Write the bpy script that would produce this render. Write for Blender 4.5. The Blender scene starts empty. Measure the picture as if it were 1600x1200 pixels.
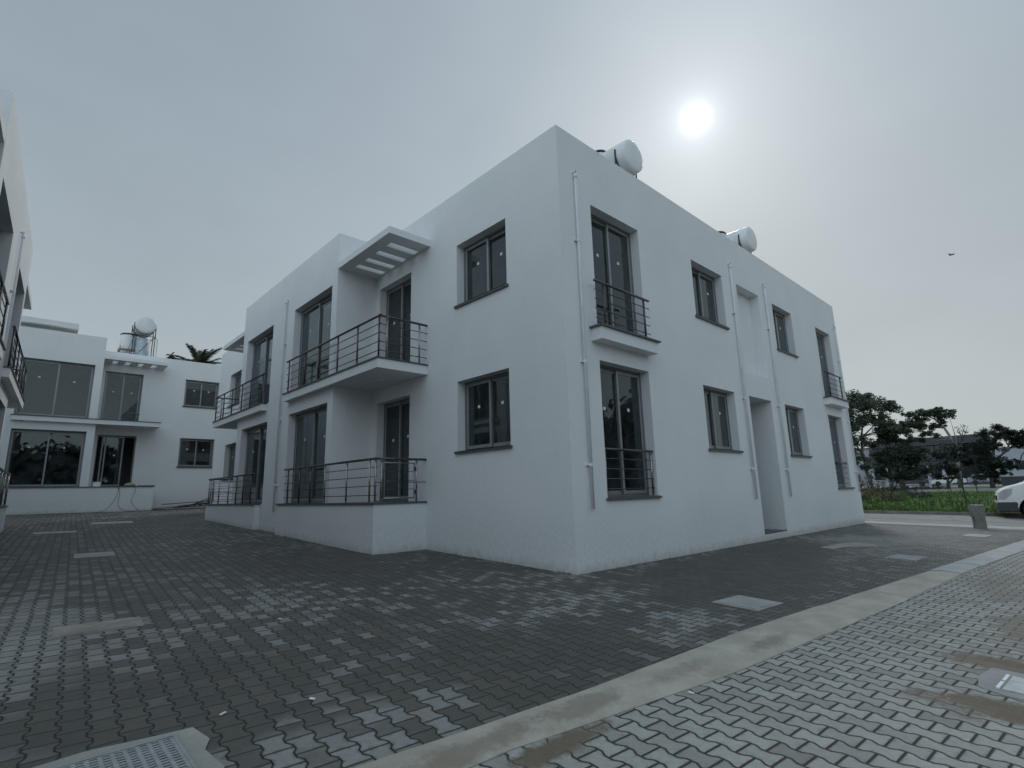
import bpy, bmesh, math, random
from mathutils import Vector, Matrix, noise
random.seed(7)
S = bpy.context.scene
COL = S.collection
R = math.radians

# ------------------------------------------------------------------ camera
cam_d = bpy.data.cameras.new('camera'); cam = bpy.data.objects.new('camera', cam_d); COL.objects.link(cam)
S.camera = cam
yaw, pitch, roll, FPX = -0.755, 0.201, -0.026, 830.534
fw = Vector((-math.sin(yaw)*math.cos(pitch), math.cos(yaw)*math.cos(pitch), math.sin(pitch)))
rt = Vector((math.cos(yaw), math.sin(yaw), 0)); up = rt.cross(fw)
r2 = math.cos(roll)*rt + math.sin(roll)*up; u2 = -math.sin(roll)*rt + math.cos(roll)*up
m = Matrix((r2, u2, -fw)).transposed().to_4x4(); m.translation = Vector((-6.593, -5.657, 0.716))
cam.matrix_world = m
cam_d.sensor_width = 36; cam_d.lens = 36*FPX/1600; cam_d.clip_start = .05; cam_d.clip_end = 3000

# ------------------------------------------------------------------ world and sun
SUN = Vector((0.7396, 0.3390, 0.5814)).normalized()
W = bpy.data.worlds.new('World'); S.world = W; W.use_nodes = True
nt = W.node_tree; nt.nodes.clear()
class NB:
    """tiny node builder"""
    def __init__(s, t): s.t = t
    def n(s, k, **kw):
        o = s.t.nodes.new(k)
        for a, b in kw.items(): setattr(o, a, b)
        return o
    def l(s, a, b): s.t.links.new(a, b)
    def put(s, sock, v):
        if hasattr(v, 'links') or isinstance(v, bpy.types.NodeSocket): s.l(v, sock)
        else: sock.default_value = v
    def m(s, op, a, b=None, c=None, clamp=False):
        o = s.n('ShaderNodeMath', operation=op, use_clamp=clamp); s.put(o.inputs[0], a)
        if b is not None: s.put(o.inputs[1], b)
        if c is not None: s.put(o.inputs[2], c)
        return o.outputs[0]
    def v(s, op, a, b=None):
        o = s.n('ShaderNodeVectorMath', operation=op); s.put(o.inputs[0], a)
        if b is not None: s.put(o.inputs[1], b)
        return o.outputs['Value'] if op in ('DOT_PRODUCT', 'LENGTH') else o.outputs[0]
    def mix(s, f, a, b, mode='MIX'):
        o = s.n('ShaderNodeMix', data_type='RGBA', blend_type=mode); s.put(o.inputs[0], f)
        for i, x in ((6, a), (7, b)):
            if isinstance(x, (tuple, list)) and len(x) == 3: x = (*x, 1)
            s.put(o.inputs[i], x)
        return o.outputs[2]
    def noise(s, vec, scale, detail=3, rough=.5, out=0):
        o = s.n('ShaderNodeTexNoise'); s.l(vec, o.inputs['Vector']); o.inputs['Scale'].default_value = scale
        o.inputs['Detail'].default_value = detail; o.inputs['Roughness'].default_value = rough
        return o.outputs[out]
    def step(s, x, a, b, lo=0., hi=1.):
        o = s.n('ShaderNodeMapRange', interpolation_type='SMOOTHSTEP'); s.put(o.inputs[0], x)
        o.inputs[1].default_value = a; o.inputs[2].default_value = b
        o.inputs[3].default_value = lo; o.inputs[4].default_value = hi
        return o.outputs[0]
    def comb(s, x, y, z=0.):
        o = s.n('ShaderNodeCombineXYZ')
        for i, q in enumerate((x, y, z)): s.put(o.inputs[i], q)
        return o.outputs[0]
    def sep(s, v):
        o = s.n('ShaderNodeSeparateXYZ'); s.l(v, o.inputs[0]); return o.outputs
nb = NB(nt)
tc = nb.n('ShaderNodeTexCoord'); D = nb.v('NORMALIZE', tc.outputs['Generated'])
sky = nb.n('ShaderNodeTexSky', sky_type='NISHITA'); sky.sun_disc = False
sky.sun_elevation = math.asin(SUN.z); sky.sun_rotation = math.atan2(SUN.x, SUN.y)
sky.dust_density = 2; sky.air_density = 1.2
cg = nb.v('DOT_PRODUCT', D, tuple(SUN)); cgp = nb.m('MAXIMUM', cg, 0.)
z = nb.sep(D)[2]
warp = nb.noise(nb.v('MULTIPLY', D, (1., 1., 2.2)), 1.6, 4, .55)
base = nb.mix(nb.step(z, -.02, .75), (.254, .290, .302), (.196, .242, .284))     # haze: paler low down, bluer high up
base = nb.mix(1., base, nb.comb(*[nb.step(warp, .3, .7, .94, 1.06)]*3), 'MULTIPLY')
def glow(col, n_, k=1.):
    p = nb.m('POWER', cgp, float(n_)); return nb.v('MULTIPLY', nb.comb(p, p, p), tuple(c*k for c in col))
tot = base
for col, n_ in (((.040, .036, .032), 3), ((.060, .069, .072), 16), ((.055, .068, .074), 90), ((.09, .10, .105), 700), ((1.5, 1.5, 1.5), 11000), ((.12, .13, .135), 2200)):
    tot = nb.v('ADD', tot, glow(col, n_))
boost = nb.m('ADD', nb.step(z, .72, 1., 0., 1.0), nb.step(nb.v('DOT_PRODUCT', D, (-.85, -.527, 0.)), .0, .9, 0., 1.25))   # boost added to the unseen sky overhead and behind the camera to brighten walls
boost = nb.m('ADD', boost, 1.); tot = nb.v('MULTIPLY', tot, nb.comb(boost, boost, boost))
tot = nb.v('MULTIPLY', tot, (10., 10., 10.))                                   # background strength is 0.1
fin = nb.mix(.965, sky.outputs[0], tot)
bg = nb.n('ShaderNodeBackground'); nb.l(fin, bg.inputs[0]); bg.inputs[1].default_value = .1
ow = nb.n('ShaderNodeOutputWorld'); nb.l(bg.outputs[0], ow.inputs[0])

sd = bpy.data.lights.new('sun', 'SUN'); so = bpy.data.objects.new('sun', sd); COL.objects.link(so)
sd.energy = .45; sd.angle = R(11); sd.color = (1, .97, .92)
so.rotation_euler = SUN.to_track_quat('Z', 'Y').to_euler()
S.view_settings.view_transform = 'Standard'; S.view_settings.look = 'None'
S.view_settings.exposure = .60; S.view_settings.gamma = 1; S.view_settings.use_curve_mapping = False
S.cycles.max_bounces = 6; S.cycles.diffuse_bounces = 3; S.cycles.glossy_bounces = 3; S.cycles.transparent_max_bounces = 12
S.cycles.caustics_reflective = False; S.cycles.caustics_refractive = False

# ------------------------------------------------------------------ materials
def newmat(name):
    mt = bpy.data.materials.new(name); mt.use_nodes = True; t = mt.node_tree; t.nodes.clear()
    b = NB(t); o = b.n('ShaderNodeOutputMaterial'); p = b.n('ShaderNodeBsdfPrincipled'); b.l(p.outputs[0], o.inputs[0])
    return mt, b, p, o
def setp(p, b, **kw):
    for k, v in kw.items():
        k = k.replace('_', ' ')
        if isinstance(v, tuple) and len(v) == 3: v = (*v, 1)
        b.put(p.inputs[k], v)
def bump(b, p, h, strength=.3, dist=.01):
    o = b.n('ShaderNodeBump'); o.inputs['Strength'].default_value = strength; o.inputs['Distance'].default_value = dist
    b.l(h, o.inputs['Height']); b.l(o.outputs[0], p.inputs['Normal'])
def simple(name, c, rough=.6, metal=0., var=.12, scale=6., bmp=0., spec=.5):
    mt, b, p, o = newmat(name); g = b.n('ShaderNodeNewGeometry').outputs['Position']
    n1 = b.noise(g, scale, 4, .6); f = b.step(n1, .25, .75, 1-var, 1+var)
    setp(p, b, Base_Color=b.mix(1., c, b.comb(f, f, f), 'MULTIPLY'), Roughness=b.step(n1, .2, .8, rough-.06, rough+.06), Metallic=metal)
    p.inputs['Specular IOR Level'].default_value = spec
    if bmp: bump(b, p, b.noise(g, scale*8, 4, .6), bmp, .01)
    return mt
M = {}
def plaster():
    mt, b, p, o = newmat('white plaster'); g = b.n('ShaderNodeNewGeometry').outputs['Position']
    big = b.noise(g, .55, 4, .6); fine = b.noise(g, 60, 3, .6); mid = b.noise(g, 5, 5, .65)
    st = b.v('MULTIPLY', g, (3., 3., .35)); streak = b.noise(st, 1.5, 5, .65)
    c = b.mix(b.step(big, .3, .7), (.74, .765, .775), (.80, .815, .825))
    c = b.mix(b.m('MULTIPLY', b.step(streak, .55, .8), .16), c, (.55, .57, .57))
    c = b.mix(b.m('MULTIPLY', b.step(mid, .56, .75), .10), c, (.58, .60, .60))
    xyz = b.sep(g)
    gz = b.m('SUBTRACT', xyz[2], b.m('MULTIPLY_ADD', xyz[1], .0355, -.56))          # height above the yard: rain splash dirt at the foot
    spl = b.m('MULTIPLY', b.step(b.m('ADD', gz, b.m('MULTIPLY', b.noise(g, 7, 5, .7), -.42)), -.26, -.02, 1., 0.), .55)
    c = b.mix(spl, c, (.42, .39, .34))
    film = b.m('MULTIPLY', b.m('MULTIPLY', b.step(b.m('ADD', gz, b.m('MULTIPLY', b.noise(g, 2.2, 5, .7), -1.3)), -.35, .5, 1., 0.), b.step(b.noise(g, 16, 4, .7), .35, .6)), .22)
    c = b.mix(film, c, (.43, .46, .49))
    setp(p, b, Base_Color=c, Roughness=.9); p.inputs['Specular IOR Level'].default_value = .2
    bump(b, p, b.m('ADD', b.m('MULTIPLY', fine, .35), b.m('MULTIPLY', b.noise(g, 9, 4, .6), .9)), .32, .012)
    return mt
M['wall'] = plaster()
M['inner'] = simple('room plaster', (.5, .5, .48), .9)
M['floor_in'] = simple('room floor tile', (.3, .29, .27), .4)
M['granite'] = simple('grey granite coping', (.085, .09, .095), .45, 0, .25, 25, .1)
M['alu'] = simple('grey aluminium frame', (.20, .215, .225), .42, .35, .1, 10)
M['alu_edge'] = simple('pale aluminium edge', (.29, .305, .315), .4, .3, .1, 10)
M['steel'] = simple('brushed dark steel', (.10, .10, .105), .35, .8, .2, 12)
M['steel_light'] = simple('polished stainless steel', (.34, .34, .33), .3, .9, .15, 12)
M['gasket'] = simple('black rubber gasket', (.02, .02, .02), .6)
M['pipe'] = simple('white plastic pipe', (.76, .79, .81), .45, 0, .05, 4)
M['sticker'] = simple('white paper sticker', (.75, .78, .8), .8, 0, .05)
M['roof'] = simple('grey roof screed', (.35, .35, .34), .9, 0, .15, 2)
M['tank'] = simple('white fibreglass tank', (.74, .77, .78), .35, 0, .06, 3)
M['galv'] = simple('pale blue galvanised metal', (.40, .47, .52), .4, .5, .2, 5)
M['black'] = simple('black plastic', (.025, .027, .03), .5)
M['rust'] = simple('dark painted angle iron', (.055, .05, .05), .6, .3, .3, 9)
def glass(name, tint, refl):
    mt, b, p, o = newmat(name); b.t.nodes.remove(p)
    g = b.n('ShaderNodeNewGeometry').outputs['Position']
    gi = b.n('ShaderNodeNewGeometry').outputs; cs = b.m('ABSOLUTE', b.v('DOT_PRODUCT', gi['Incoming'], gi['Normal']))
    fres = b.m('MULTIPLY_ADD', b.m('POWER', b.m('SUBTRACT', 1., cs, clamp=True), 4.2), .9, .075)
    bp = b.n('ShaderNodeBump'); bp.inputs['Strength'].default_value = .03; bp.inputs['Distance'].default_value = .05
    b.l(b.noise(g, 1.4, 2), bp.inputs['Height'])
    gl = b.n('ShaderNodeBsdfGlossy'); gl.inputs['Roughness'].default_value = .015; gl.inputs['Color'].default_value = (.82, .93, .95, 1)
    b.l(bp.outputs[0], gl.inputs['Normal'])
    tr = b.n('ShaderNodeBsdfTransparent'); tr.inputs[0].default_value = (*tint, 1)
    mx = b.n('ShaderNodeMixShader'); b.l(b.m('MULTIPLY', fres, refl*.95, clamp=True), mx.inputs[0])
    b.l(tr.outputs[0], mx.inputs[1]); b.l(gl.outputs[0], mx.inputs[2])
    df = b.n('ShaderNodeBsdfDiffuse'); df.inputs[0].default_value = (.20, .225, .235, 1)          # settled dust film
    m2 = b.n('ShaderNodeMixShader'); b.l(b.m('MULTIPLY', b.step(b.noise(g, 3, 5, .65), .30, .75), .20), m2.inputs[0])
    b.l(mx.outputs[0], m2.inputs[1]); b.l(df.outputs[0], m2.inputs[2]); b.l(m2.outputs[0], o.inputs[0])
    return mt
M['glass'] = glass('tinted window glass', (.28, .35, .38), 1.15)

KROT = R(-3.9)
def pavers(name, light, dark, groove, dry_base, dry_amp, spots, soil, gw=(.0015, .0055)):
    """I-shaped interlocking concrete pavers; spots/soil are (x, y, rx, ry, weight) areas of dried pavers / blown sand"""
    mt, b, p, o = newmat(name); g = b.n('ShaderNodeNewGeometry').outputs['Position']
    ro = b.n('ShaderNodeVectorRotate', rotation_type='Z_AXIS'); b.l(g, ro.inputs['Vector']); ro.inputs['Angle'].default_value = -KROT
    wob = b.v('MULTIPLY', b.v('SUBTRACT', b.noise(g, 1.2, 2, .5, 1), (.5, .5, .5)), (.03, .03, 0.))
    q = b.sep(b.v('ADD', ro.outputs[0], wob)); P, L, A = .142, .193, .085
    u = b.m('DIVIDE', q[0], P); v = b.m('DIVIDE', q[1], L)
    def fmod2(x): return b.m('FLOORED_MODULO', x, 2.)
    tri = b.m('MULTIPLY_ADD', b.m('ABSOLUTE', b.m('SUBTRACT', b.m('FRACT', v), .5)), 4., -1.)
    w = b.m('MAXIMUM', b.m('MINIMUM', b.m('MULTIPLY', tri, 2.6), 1.), -1.)
    j = b.m('ROUND', u); par = fmod2(j)
    bo = b.m('MULTIPLY', b.m('MULTIPLY', w, -A), b.m('MULTIPLY_ADD', par, -2., 1.))
    e = b.m('SUBTRACT', b.m('SUBTRACT', u, j), bo)
    col = b.m('SUBTRACT', j, b.m('LESS_THAN', e, 0.))
    d1 = b.m('MULTIPLY', b.m('ABSOLUTE', e), P)
    vv = b.m('MULTIPLY_ADD', fmod2(col), .5, v)
    d2 = b.m('MULTIPLY', b.m('ABSOLUTE', b.m('SUBTRACT', vv, b.m('ROUND', vv))), L)
    d = b.m('MINIMUM', d1, d2)
    row = b.m('FLOOR', vv)
    wn = b.n('ShaderNodeTexWhiteNoise', noise_dimensions='3D'); b.l(b.comb(col, row, 3.3), wn.inputs['Vector'])
    rnd = wn.outputs['Value']; rc = b.sep(wn.outputs['Color'])
    fine = b.noise(g, 320, 2, .6); mid = b.noise(g, 22, 4, .65); big = b.noise(g, .42, 4, .6)
    xy = b.sep(g)
    def area(x, y, rx, ry):
        dd = b.v('LENGTH', b.comb(b.m('DIVIDE', b.m('SUBTRACT', xy[0], x), rx), b.m('DIVIDE', b.m('SUBTRACT', xy[1], y), ry)))
        return dd
    dry = b.m('MULTIPLY_ADD', b.m('SUBTRACT', big, .5), dry_amp, dry_base)
    for x, y, rx, ry, wt in spots:
        dry = b.m('MULTIPLY_ADD', b.step(area(x, y, rx, ry), .35, 1.25, 1., 0.), wt, dry)
    k = b.step(b.m('SUBTRACT', dry, b.m('MULTIPLY_ADD', rnd, .9, .05)), -.24, .26)
    k = b.m('MULTIPLY', k, b.step(b.m('MULTIPLY_ADD', mid, .055, d), .030, .052, .45, 1.))      # damp lingers round the joints
    c = b.mix(k, dark, light)
    f = b.m('MULTIPLY', b.m('MULTIPLY_ADD', rc[0], .44, .78), b.m('MULTIPLY_ADD', b.m('SUBTRACT', fine, .5), 1.1, 1.))
    f = b.m('MULTIPLY', f, b.m('MULTIPLY_ADD', b.m('SUBTRACT', mid, .5), .5, 1.))
    c = b.mix(1., c, b.comb(f, f, f), 'MULTIPLY')
    c = b.mix(b.step(rc[1], .85, 1., 0., .22), c, (.15, .125, .10))
    gm = b.step(b.m('MULTIPLY_ADD', b.noise(g, 40, 3, .6), -.004, d), gw[0], gw[1])
    wide = b.step(b.m('SUBTRACT', rnd, .5), .3, .5)
    c = b.mix(gm, groove, c)
    sm = None
    for x, y, rx, ry, wt in soil:
        a_ = b.m('MULTIPLY', b.step(b.m('ADD', area(x, y, rx, ry), b.m('MULTIPLY', b.m('SUBTRACT', b.noise(g, 4.5, 6, .75), .5), 3.2)), .45, 1.35, 1., 0.), wt)
        sm = a_ if sm is None else b.m('MAXIMUM', sm, a_)
    hgt = b.m('MULTIPLY', b.step(d, 0., .009), 1.)
    tilt = b.m('ADD', b.m('MULTIPLY', b.m('SUBTRACT', rc[0], .5), b.m('SUBTRACT', u, col)), b.m('MULTIPLY', b.m('SUBTRACT', rc[2], .5), b.m('FRACT', vv)))
    hgt = b.m('ADD', hgt, b.m('MULTIPLY', tilt, .9)); hgt = b.m('ADD', hgt, b.m('MULTIPLY', fine, .22))
    if sm is not None:
        soilc = b.mix(b.noise(g, 90, 4, .7), (.07, .055, .04), (.23, .185, .135))
        c = b.mix(sm, c, soilc); hgt = b.m('MULTIPLY', hgt, b.m('MULTIPLY_ADD', sm, -.9, 1.))
        hgt = b.m('ADD', hgt, b.m('MULTIPLY', b.m('MULTIPLY', b.noise(g, 70, 4, .7), sm), 1.2))
    setp(p, b, Base_Color=c, Roughness=b.m('MULTIPLY_ADD', k, .22, .62)); p.inputs['Specular IOR Level'].default_value = .35
    bump(b, p, hgt, .75, .006)
    return mt
M['yard'] = pavers('yard pavers', (.245, .25, .238), (.072, .069, .060), (.018, .019, .017), .29, 1.1,
    [(-5.7, -1.2, 1.2, .9, -.28), (-6.6, 1.6, 1.0, 2.2, .75), (-5.0, -2.6, 1.3, .55, .55), (-1.6, -1.2, 2.0, .42, .30), (-1.2, -2.5, 1.1, .4, .22), (-3.7, 1.2, 1.6, 1.6, .16),
     (1.5, -2.0, 2.6, .9, -.45), (4, -1.1, 5, .9, -.5), (-3.2, -2.2, 1.3, .8, -.30), (-2.6, 3.5, 1.4, 4., -.25), (8.5, -2.6, 3.2, 1.4, .35), (9.0, -1.5, 2.2, 1.2, .5), (13.5, -2.6, 2.5, 2., .4)],
    [(-.2, 25.0, 2.4, .5, .6)])
M['road_pav'] = pavers('road pavers', (.335, .338, .315), (.165, .165, .148), (.035, .035, .03), .85, .8, [],
    [(-1.78, -4.95, .24, .36, 1.), (-.62, -4.9, .28, .30, 1.), (-1.2, -5.4, .5, .2, .8), (1.0, -5.0, .9, .3, .6), (3.2, -4.75, .8, .25, .5), (-1.35, -3.56, .30, .07, 1.), (-4.2, -3.42, .4, .10, 1.), (.5, -4.3, .6, .1, .3), (4, -4.5, 1.5, .3, .4)], (.003, .0085))
def concrete(name, c1, c2, stain=(.2, .16, .11), soil=()):
    mt, b, p, o = newmat(name); g = b.n('ShaderNodeNewGeometry').outputs['Position']
    c = b.mix(b.step(b.noise(g, 2.5, 5, .65), .3, .7), c1, c2)
    c = b.mix(b.m('MULTIPLY', b.step(b.noise(g, 1.3, 5, .7), .52, .72), .5), c, stain)
    f = b.m('MULTIPLY_ADD', b.m('SUBTRACT', b.noise(g, 160, 3, .7), .5), .8, 1.); c = b.mix(1., c, b.comb(f, f, f), 'MULTIPLY')
    xy = b.sep(g)
    for x, y, rx, ry, wt in soil:
        dd = b.v('LENGTH', b.comb(b.m('DIVIDE', b.m('SUBTRACT', xy[0], x), rx), b.m('DIVIDE', b.m('SUBTRACT', xy[1], y), ry)))
        sm = b.m('MULTIPLY', b.step(b.m('ADD', dd, b.m('MULTIPLY', b.m('SUBTRACT', b.noise(g, 6, 6, .75), .5), 3.4)), .4, 1.5, 1., 0.), wt*.7)
        c = b.mix(sm, c, b.mix(b.noise(g, 90, 4, .7), (.08, .06, .04), (.22, .17, .12)))
    setp(p, b, Base_Color=c, Roughness=.88); bump(b, p, b.noise(g, 70, 4, .7), .5, .006)
    return mt
M['kerb'] = concrete('sandy kerb concrete', (.32, .30, .25), (.43, .41, .35), (.22, .19, .14), [(-4.6, -3.15, .5, .1, .8), (-3.75, -3.2, .35, .1, .8), (-1.4, -3.45, .35, .08, .8), (-2.6, -3.3, .4, .07, .5)])
M['kerb_white'] = concrete('grey kerb concrete', (.33, .34, .33), (.42, .42, .41), (.24, .23, .21))
M['cover'] = concrete('grey concrete cover', (.25, .255, .25), (.33, .335, .325), (.19, .185, .17))
M['cover_warm'] = concrete('warm concrete cover', (.24, .22, .19), (.33, .30, .27), (.15, .13, .11))
M['collar'] = concrete('fresh concrete collar', (.26, .26, .235), (.34, .34, .31))
M['lane'] = concrete('worn concrete lane', (.20, .195, .18), (.29, .28, .265), (.13, .125, .11))
M['block'] = concrete('old rough concrete', (.14, .14, .125), (.24, .24, .215), (.09, .09, .075))
M['grate'] = simple('galvanised steel grating', (.33, .345, .35), .4, .6, .2, 20)
M['lid'] = simple('dull white plastic lid', (.44, .455, .45), .5, 0, .2, 9)
M['pit'] = simple('dark pit', (.02, .02, .02), .9)
M['ground'] = concrete('dusty ground', (.16, .15, .12), (.22, .21, .18))
def grassmat():
    mt, b, p, o = newmat('field grass'); g = b.n('ShaderNodeNewGeometry').outputs['Position']
    gs = b.v('MULTIPLY', g, (1., .35, 1.))
    c = b.mix(b.step(b.noise(gs, 1.1, 5, .7), .35, .65), (.036, .075, .015), (.075, .135, .022))
    c = b.mix(b.m('MULTIPLY', b.step(b.noise(gs, .5, 4, .7), .55, .75), .5), c, (.13, .11, .06))
    f = b.m('MULTIPLY_ADD', b.m('SUBTRACT', b.noise(g, 12, 4, .7), .5), 1.3, 1.); c = b.mix(1., c, b.comb(f, f, f), 'MULTIPLY')
    setp(p, b, Base_Color=c, Roughness=.9); bump(b, p, b.noise(g, 9, 4, .7), 1., .12)
    return mt
M['grass'] = grassmat()
def leafmat(name, c1, c2):
    mt, b, p, o = newmat(name)
    g = b.n('ShaderNodeNewGeometry').outputs
    c = b.mix(b.step(b.noise(g['Position'], .9, 3, .6), .35, .65), c1, c2)
    f = b.m('MULTIPLY_ADD', g['Random Per Island'], .9, .55); c = b.mix(1., c, b.comb(f, f, f), 'MULTIPLY')
    setp(p, b, Base_Color=c, Roughness=.7)
    tr = b.n('ShaderNodeBsdfTranslucent'); b.l(c, tr.inputs[0]); ms = b.n('ShaderNodeMixShader'); ms.inputs[0].default_value = .25
    b.l(p.outputs[0], ms.inputs[1]); b.l(tr.outputs[0], ms.inputs[2]); b.l(ms.outputs[0], o.inputs[0])
    return mt
M['leaf_a'] = leafmat('eucalyptus leaves', (.055, .078, .055), (.105, .135, .095))
M['leaf_c'] = leafmat('acacia leaves', (.05, .07, .045), (.09, .115, .075))
M['leaf_d'] = leafmat('dark pine foliage', (.014, .026, .02), (.032, .05, .034))
M['leaf_m'] = leafmat('bush leaves', (.03, .048, .034), (.065, .088, .06))
M['leaf_dry'] = leafmat('dry twigs', (.10, .085, .055), (.16, .135, .09))
M['palm'] = leafmat('palm leaflets', (.03, .042, .03), (.06, .075, .05))
M['blade'] = leafmat('grass blades', (.048, .10, .016), (.09, .155, .028))
M['bark'] = simple('grey bark', (.10, .09, .08), .9, 0, .35, 5, .4)
M['bark_pale'] = simple('pale bark', (.24, .23, .21), .9, 0, .3, 5, .4)
M['van'] = simple('white van paint', (.72, .75, .75), .28, 0, .03, 2)
M['bumper'] = simple('grey bumper plastic', (.045, .047, .05), .55, 0, .15, 4)
M['tyre'] = simple('black tyre rubber', (.02, .02, .022), .75)
M['hub'] = simple('steel wheel', (.34, .35, .36), .4, .4)
M['lamp'] = simple('headlight lens', (.45, .44, .44), .12)
M['silver'] = simple('silver car paint', (.22, .23, .28), .3, .5)
M['carglass'] = simple('dark car glass', (.012, .014, .018), .06)
M['facade'] = simple('dark blue grey cladding', (.045, .055, .065), .5, 0, .2, .6)
M['facade_glass'] = simple('dark facade glass', (.02, .026, .036), .12, 0, .3, .4)
M['pale_wall'] = simple('pale rendered wall', (.42, .45, .50), .9, 0, .06, .5)
M['wood'] = simple('weathered board', (.16, .12, .085), .85, 0, .3, 12)
M['board_dark'] = simple('dark plywood', (.05, .045, .045), .8, 0, .3, 12)
M['red'] = simple('red plastic', (.30, .03, .03), .5)

# ------------------------------------------------------------------ mesh helpers
KEEP = []
def link(name, bm, mat, parent=None, smooth=False):
    me = bpy.data.meshes.new(name); bmesh.ops.recalc_face_normals(bm, faces=bm.faces[:]) if not any(bm is k for k in KEEP) else KEEP.remove(bm)
    bm.to_mesh(me); bm.free()
    for q in (mat if isinstance(mat, (list, tuple)) else [mat]): me.materials.append(q)
    if smooth: me.polygons.foreach_set('use_smooth', [True]*len(me.polygons))
    o = bpy.data.objects.new(name, me); COL.objects.link(o)
    if parent: o.parent = parent
    return o
def thing(name, label, cat, loc=(0, 0, 0), rz=0., group=None):
    o = bpy.data.objects.new(name, None); COL.objects.link(o); o.location = loc; o.rotation_euler = (0, 0, rz)
    o.empty_display_size = .2; o['label'] = label; o['category'] = cat
    if group: o['group'] = group
    return o
def tag(o, label, cat, group=None, kind=None):
    o['label'] = label; o['category'] = cat
    if group: o['group'] = group
    if kind: o['kind'] = kind
    return o
def box(bm, x0, x1, y0, y1, z0, z1, mi=0):
    vs = [bm.verts.new((x, y, z)) for x in (x0, x1) for y in (y0, y1) for z in (z0, z1)]
    for f in ((0, 1, 3, 2), (4, 6, 7, 5), (0, 4, 5, 1), (2, 3, 7, 6), (0, 2, 6, 4), (1, 5, 7, 3)):
        bm.faces.new([vs[i] for i in f]).material_index = mi
def obox(bm, c, ax, ay, az, hx, hy, hz):
    """box with given axes"""
    vs = [bm.verts.new(c + ax*hx*a + ay*hy*b_ + az*hz*d) for a in (-1, 1) for b_ in (-1, 1) for d in (-1, 1)]
    for f in ((0, 1, 3, 2), (4, 6, 7, 5), (0, 4, 5, 1), (2, 3, 7, 6), (0, 2, 6, 4), (1, 5, 7, 3)): bm.faces.new([vs[i] for i in f])
def tube(bm, pts, rad, n=8, cap=True):
    pts = [Vector(p) for p in pts]; rs = rad if isinstance(rad, (list, tuple)) else [rad]*len(pts); rings = []
    for i, p in enumerate(pts):
        a = pts[max(i-1, 0)]; c = pts[min(i+1, len(pts)-1)]; t = (c-a).normalized()
        s = t.cross(Vector((0, 0, 1))); s = s.normalized() if s.length > .05 else t.cross(Vector((0, 1, 0))).normalized(); w = s.cross(t)
        rings.append([bm.verts.new(p + (s*math.cos(2*math.pi*k/n) + w*math.sin(2*math.pi*k/n))*rs[i]) for k in range(n)])
    for a, c in zip(rings, rings[1:]):
        for k in range(n): bm.faces.new((a[k], a[(k+1) % n], c[(k+1) % n], c[k]))
    if cap: bm.faces.new(rings[0][::-1]); bm.faces.new(rings[-1])
def lathe(bm, prof, axis='Z', n=32, c=(0, 0, 0)):
    """prof: list of (r, h)"""
    c = Vector(c); rings = []
    for r_, h in prof:
        ring = []
        for k in range(n):
            a = 2*math.pi*k/n; x, y = r_*math.cos(a), r_*math.sin(a)
            ring.append(bm.verts.new(c + (Vector((x, y, h)) if axis == 'Z' else Vector((x, h, y)) if axis == 'Y' else Vector((h, x, y)))))
        rings.append(ring)
    for a, d in zip(rings, rings[1:]):
        for k in range(n): bm.faces.new((a[k], a[(k+1) % n], d[(k+1) % n], d[k]))
    bm.faces.new(rings[0][::-1]); bm.faces.new(rings[-1])
def prism(bm, poly, axis_map, t0, t1):
    a = [bm.verts.new(axis_map(u, v, t0)) for u, v in poly]; c = [bm.verts.new(axis_map(u, v, t1)) for u, v in poly]
    bm.faces.new(a[::-1]); bm.faces.new(c)
    for i in range(len(poly)):
        k = (i+1) % len(poly); bm.faces.new((a[i], a[k], c[k], c[i]))
def bev(o, w=.01, seg=2):
    md = o.modifiers.new('bevel', 'BEVEL'); md.width = w; md.segments = seg; md.limit_method = 'ANGLE'; return o

# ------------------------------------------------------------------ ground
def Z(x, y):
    y = max(-40., min(45., y)); xc = min(max(x, -60.), 24.)
    if x <= 24: return -.56 - .006*xc + .0355*y
    k = max(0., 1-(x-24)/40)
    return -.704 + .0355*y*k + .0085*(min(x, 140.)-24)
def sheet(name, poly, dz, mat, kind='structure', thick=0.):
    bm = bmesh.new(); v = [bm.verts.new((x, y, Z(x, y)+dz)) for x, y in poly]; bm.faces.new(v)
    if thick:
        w = [bm.verts.new((x, y, Z(x, y)+dz-thick)) for x, y in poly]
        for i in range(len(v)): k = (i+1) % len(v); bm.faces.new((v[i], w[i], w[k], v[k]))
    o = link(name, bm, mat); 
    if kind: o['kind'] = kind
    return o
def gridsheet(name, xs, ys, dz, mat, fx=None):
    bm = bmesh.new(); g = [[bm.verts.new((*((fx(x, y), y) if fx else (x, y)), 0)) for x in xs] for y in ys]
    for r_ in g:
        for v in r_: v.co.z = Z(v.co.x, v.co.y)+dz
    for a, c in zip(g, g[1:]):
        for i in range(len(a)-1): bm.faces.new((a[i], a[i+1], c[i+1], c[i]))
    o = link(name, bm, mat); o['kind'] = 'structure'; return o
gridsheet('ground', [-1500, -60, -20, 5, 24, 44, 64, 90, 140, 300, 1500], [-1500, -40, -15, 0, 15, 45, 300, 1500], -.10, M['ground'])
def lerp_pts(P_, x):
    for (a, b_), (c, d) in zip(P_, P_[1:]):
        if x <= c: return b_+(d-b_)*(x-a)/(c-a)
    return P_[-1][1]
KI = [(-20, -1.9), (-5.1, -2.90), (-3.6, -3.03), (-1.06, -3.12), (4.5, -3.62), (12, -4.27), (17, -4.7)]
KO = [(-20, -2.35), (-4.42, -3.29), (-2.49, -3.56), (1, -3.83), (4.6, -4.02), (9.1, -4.42), (17, -5.1)]
def kin(x): return lerp_pts(KI, x)           # yard side of the kerb
def kout(x): return lerp_pts(KO, x)
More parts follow.
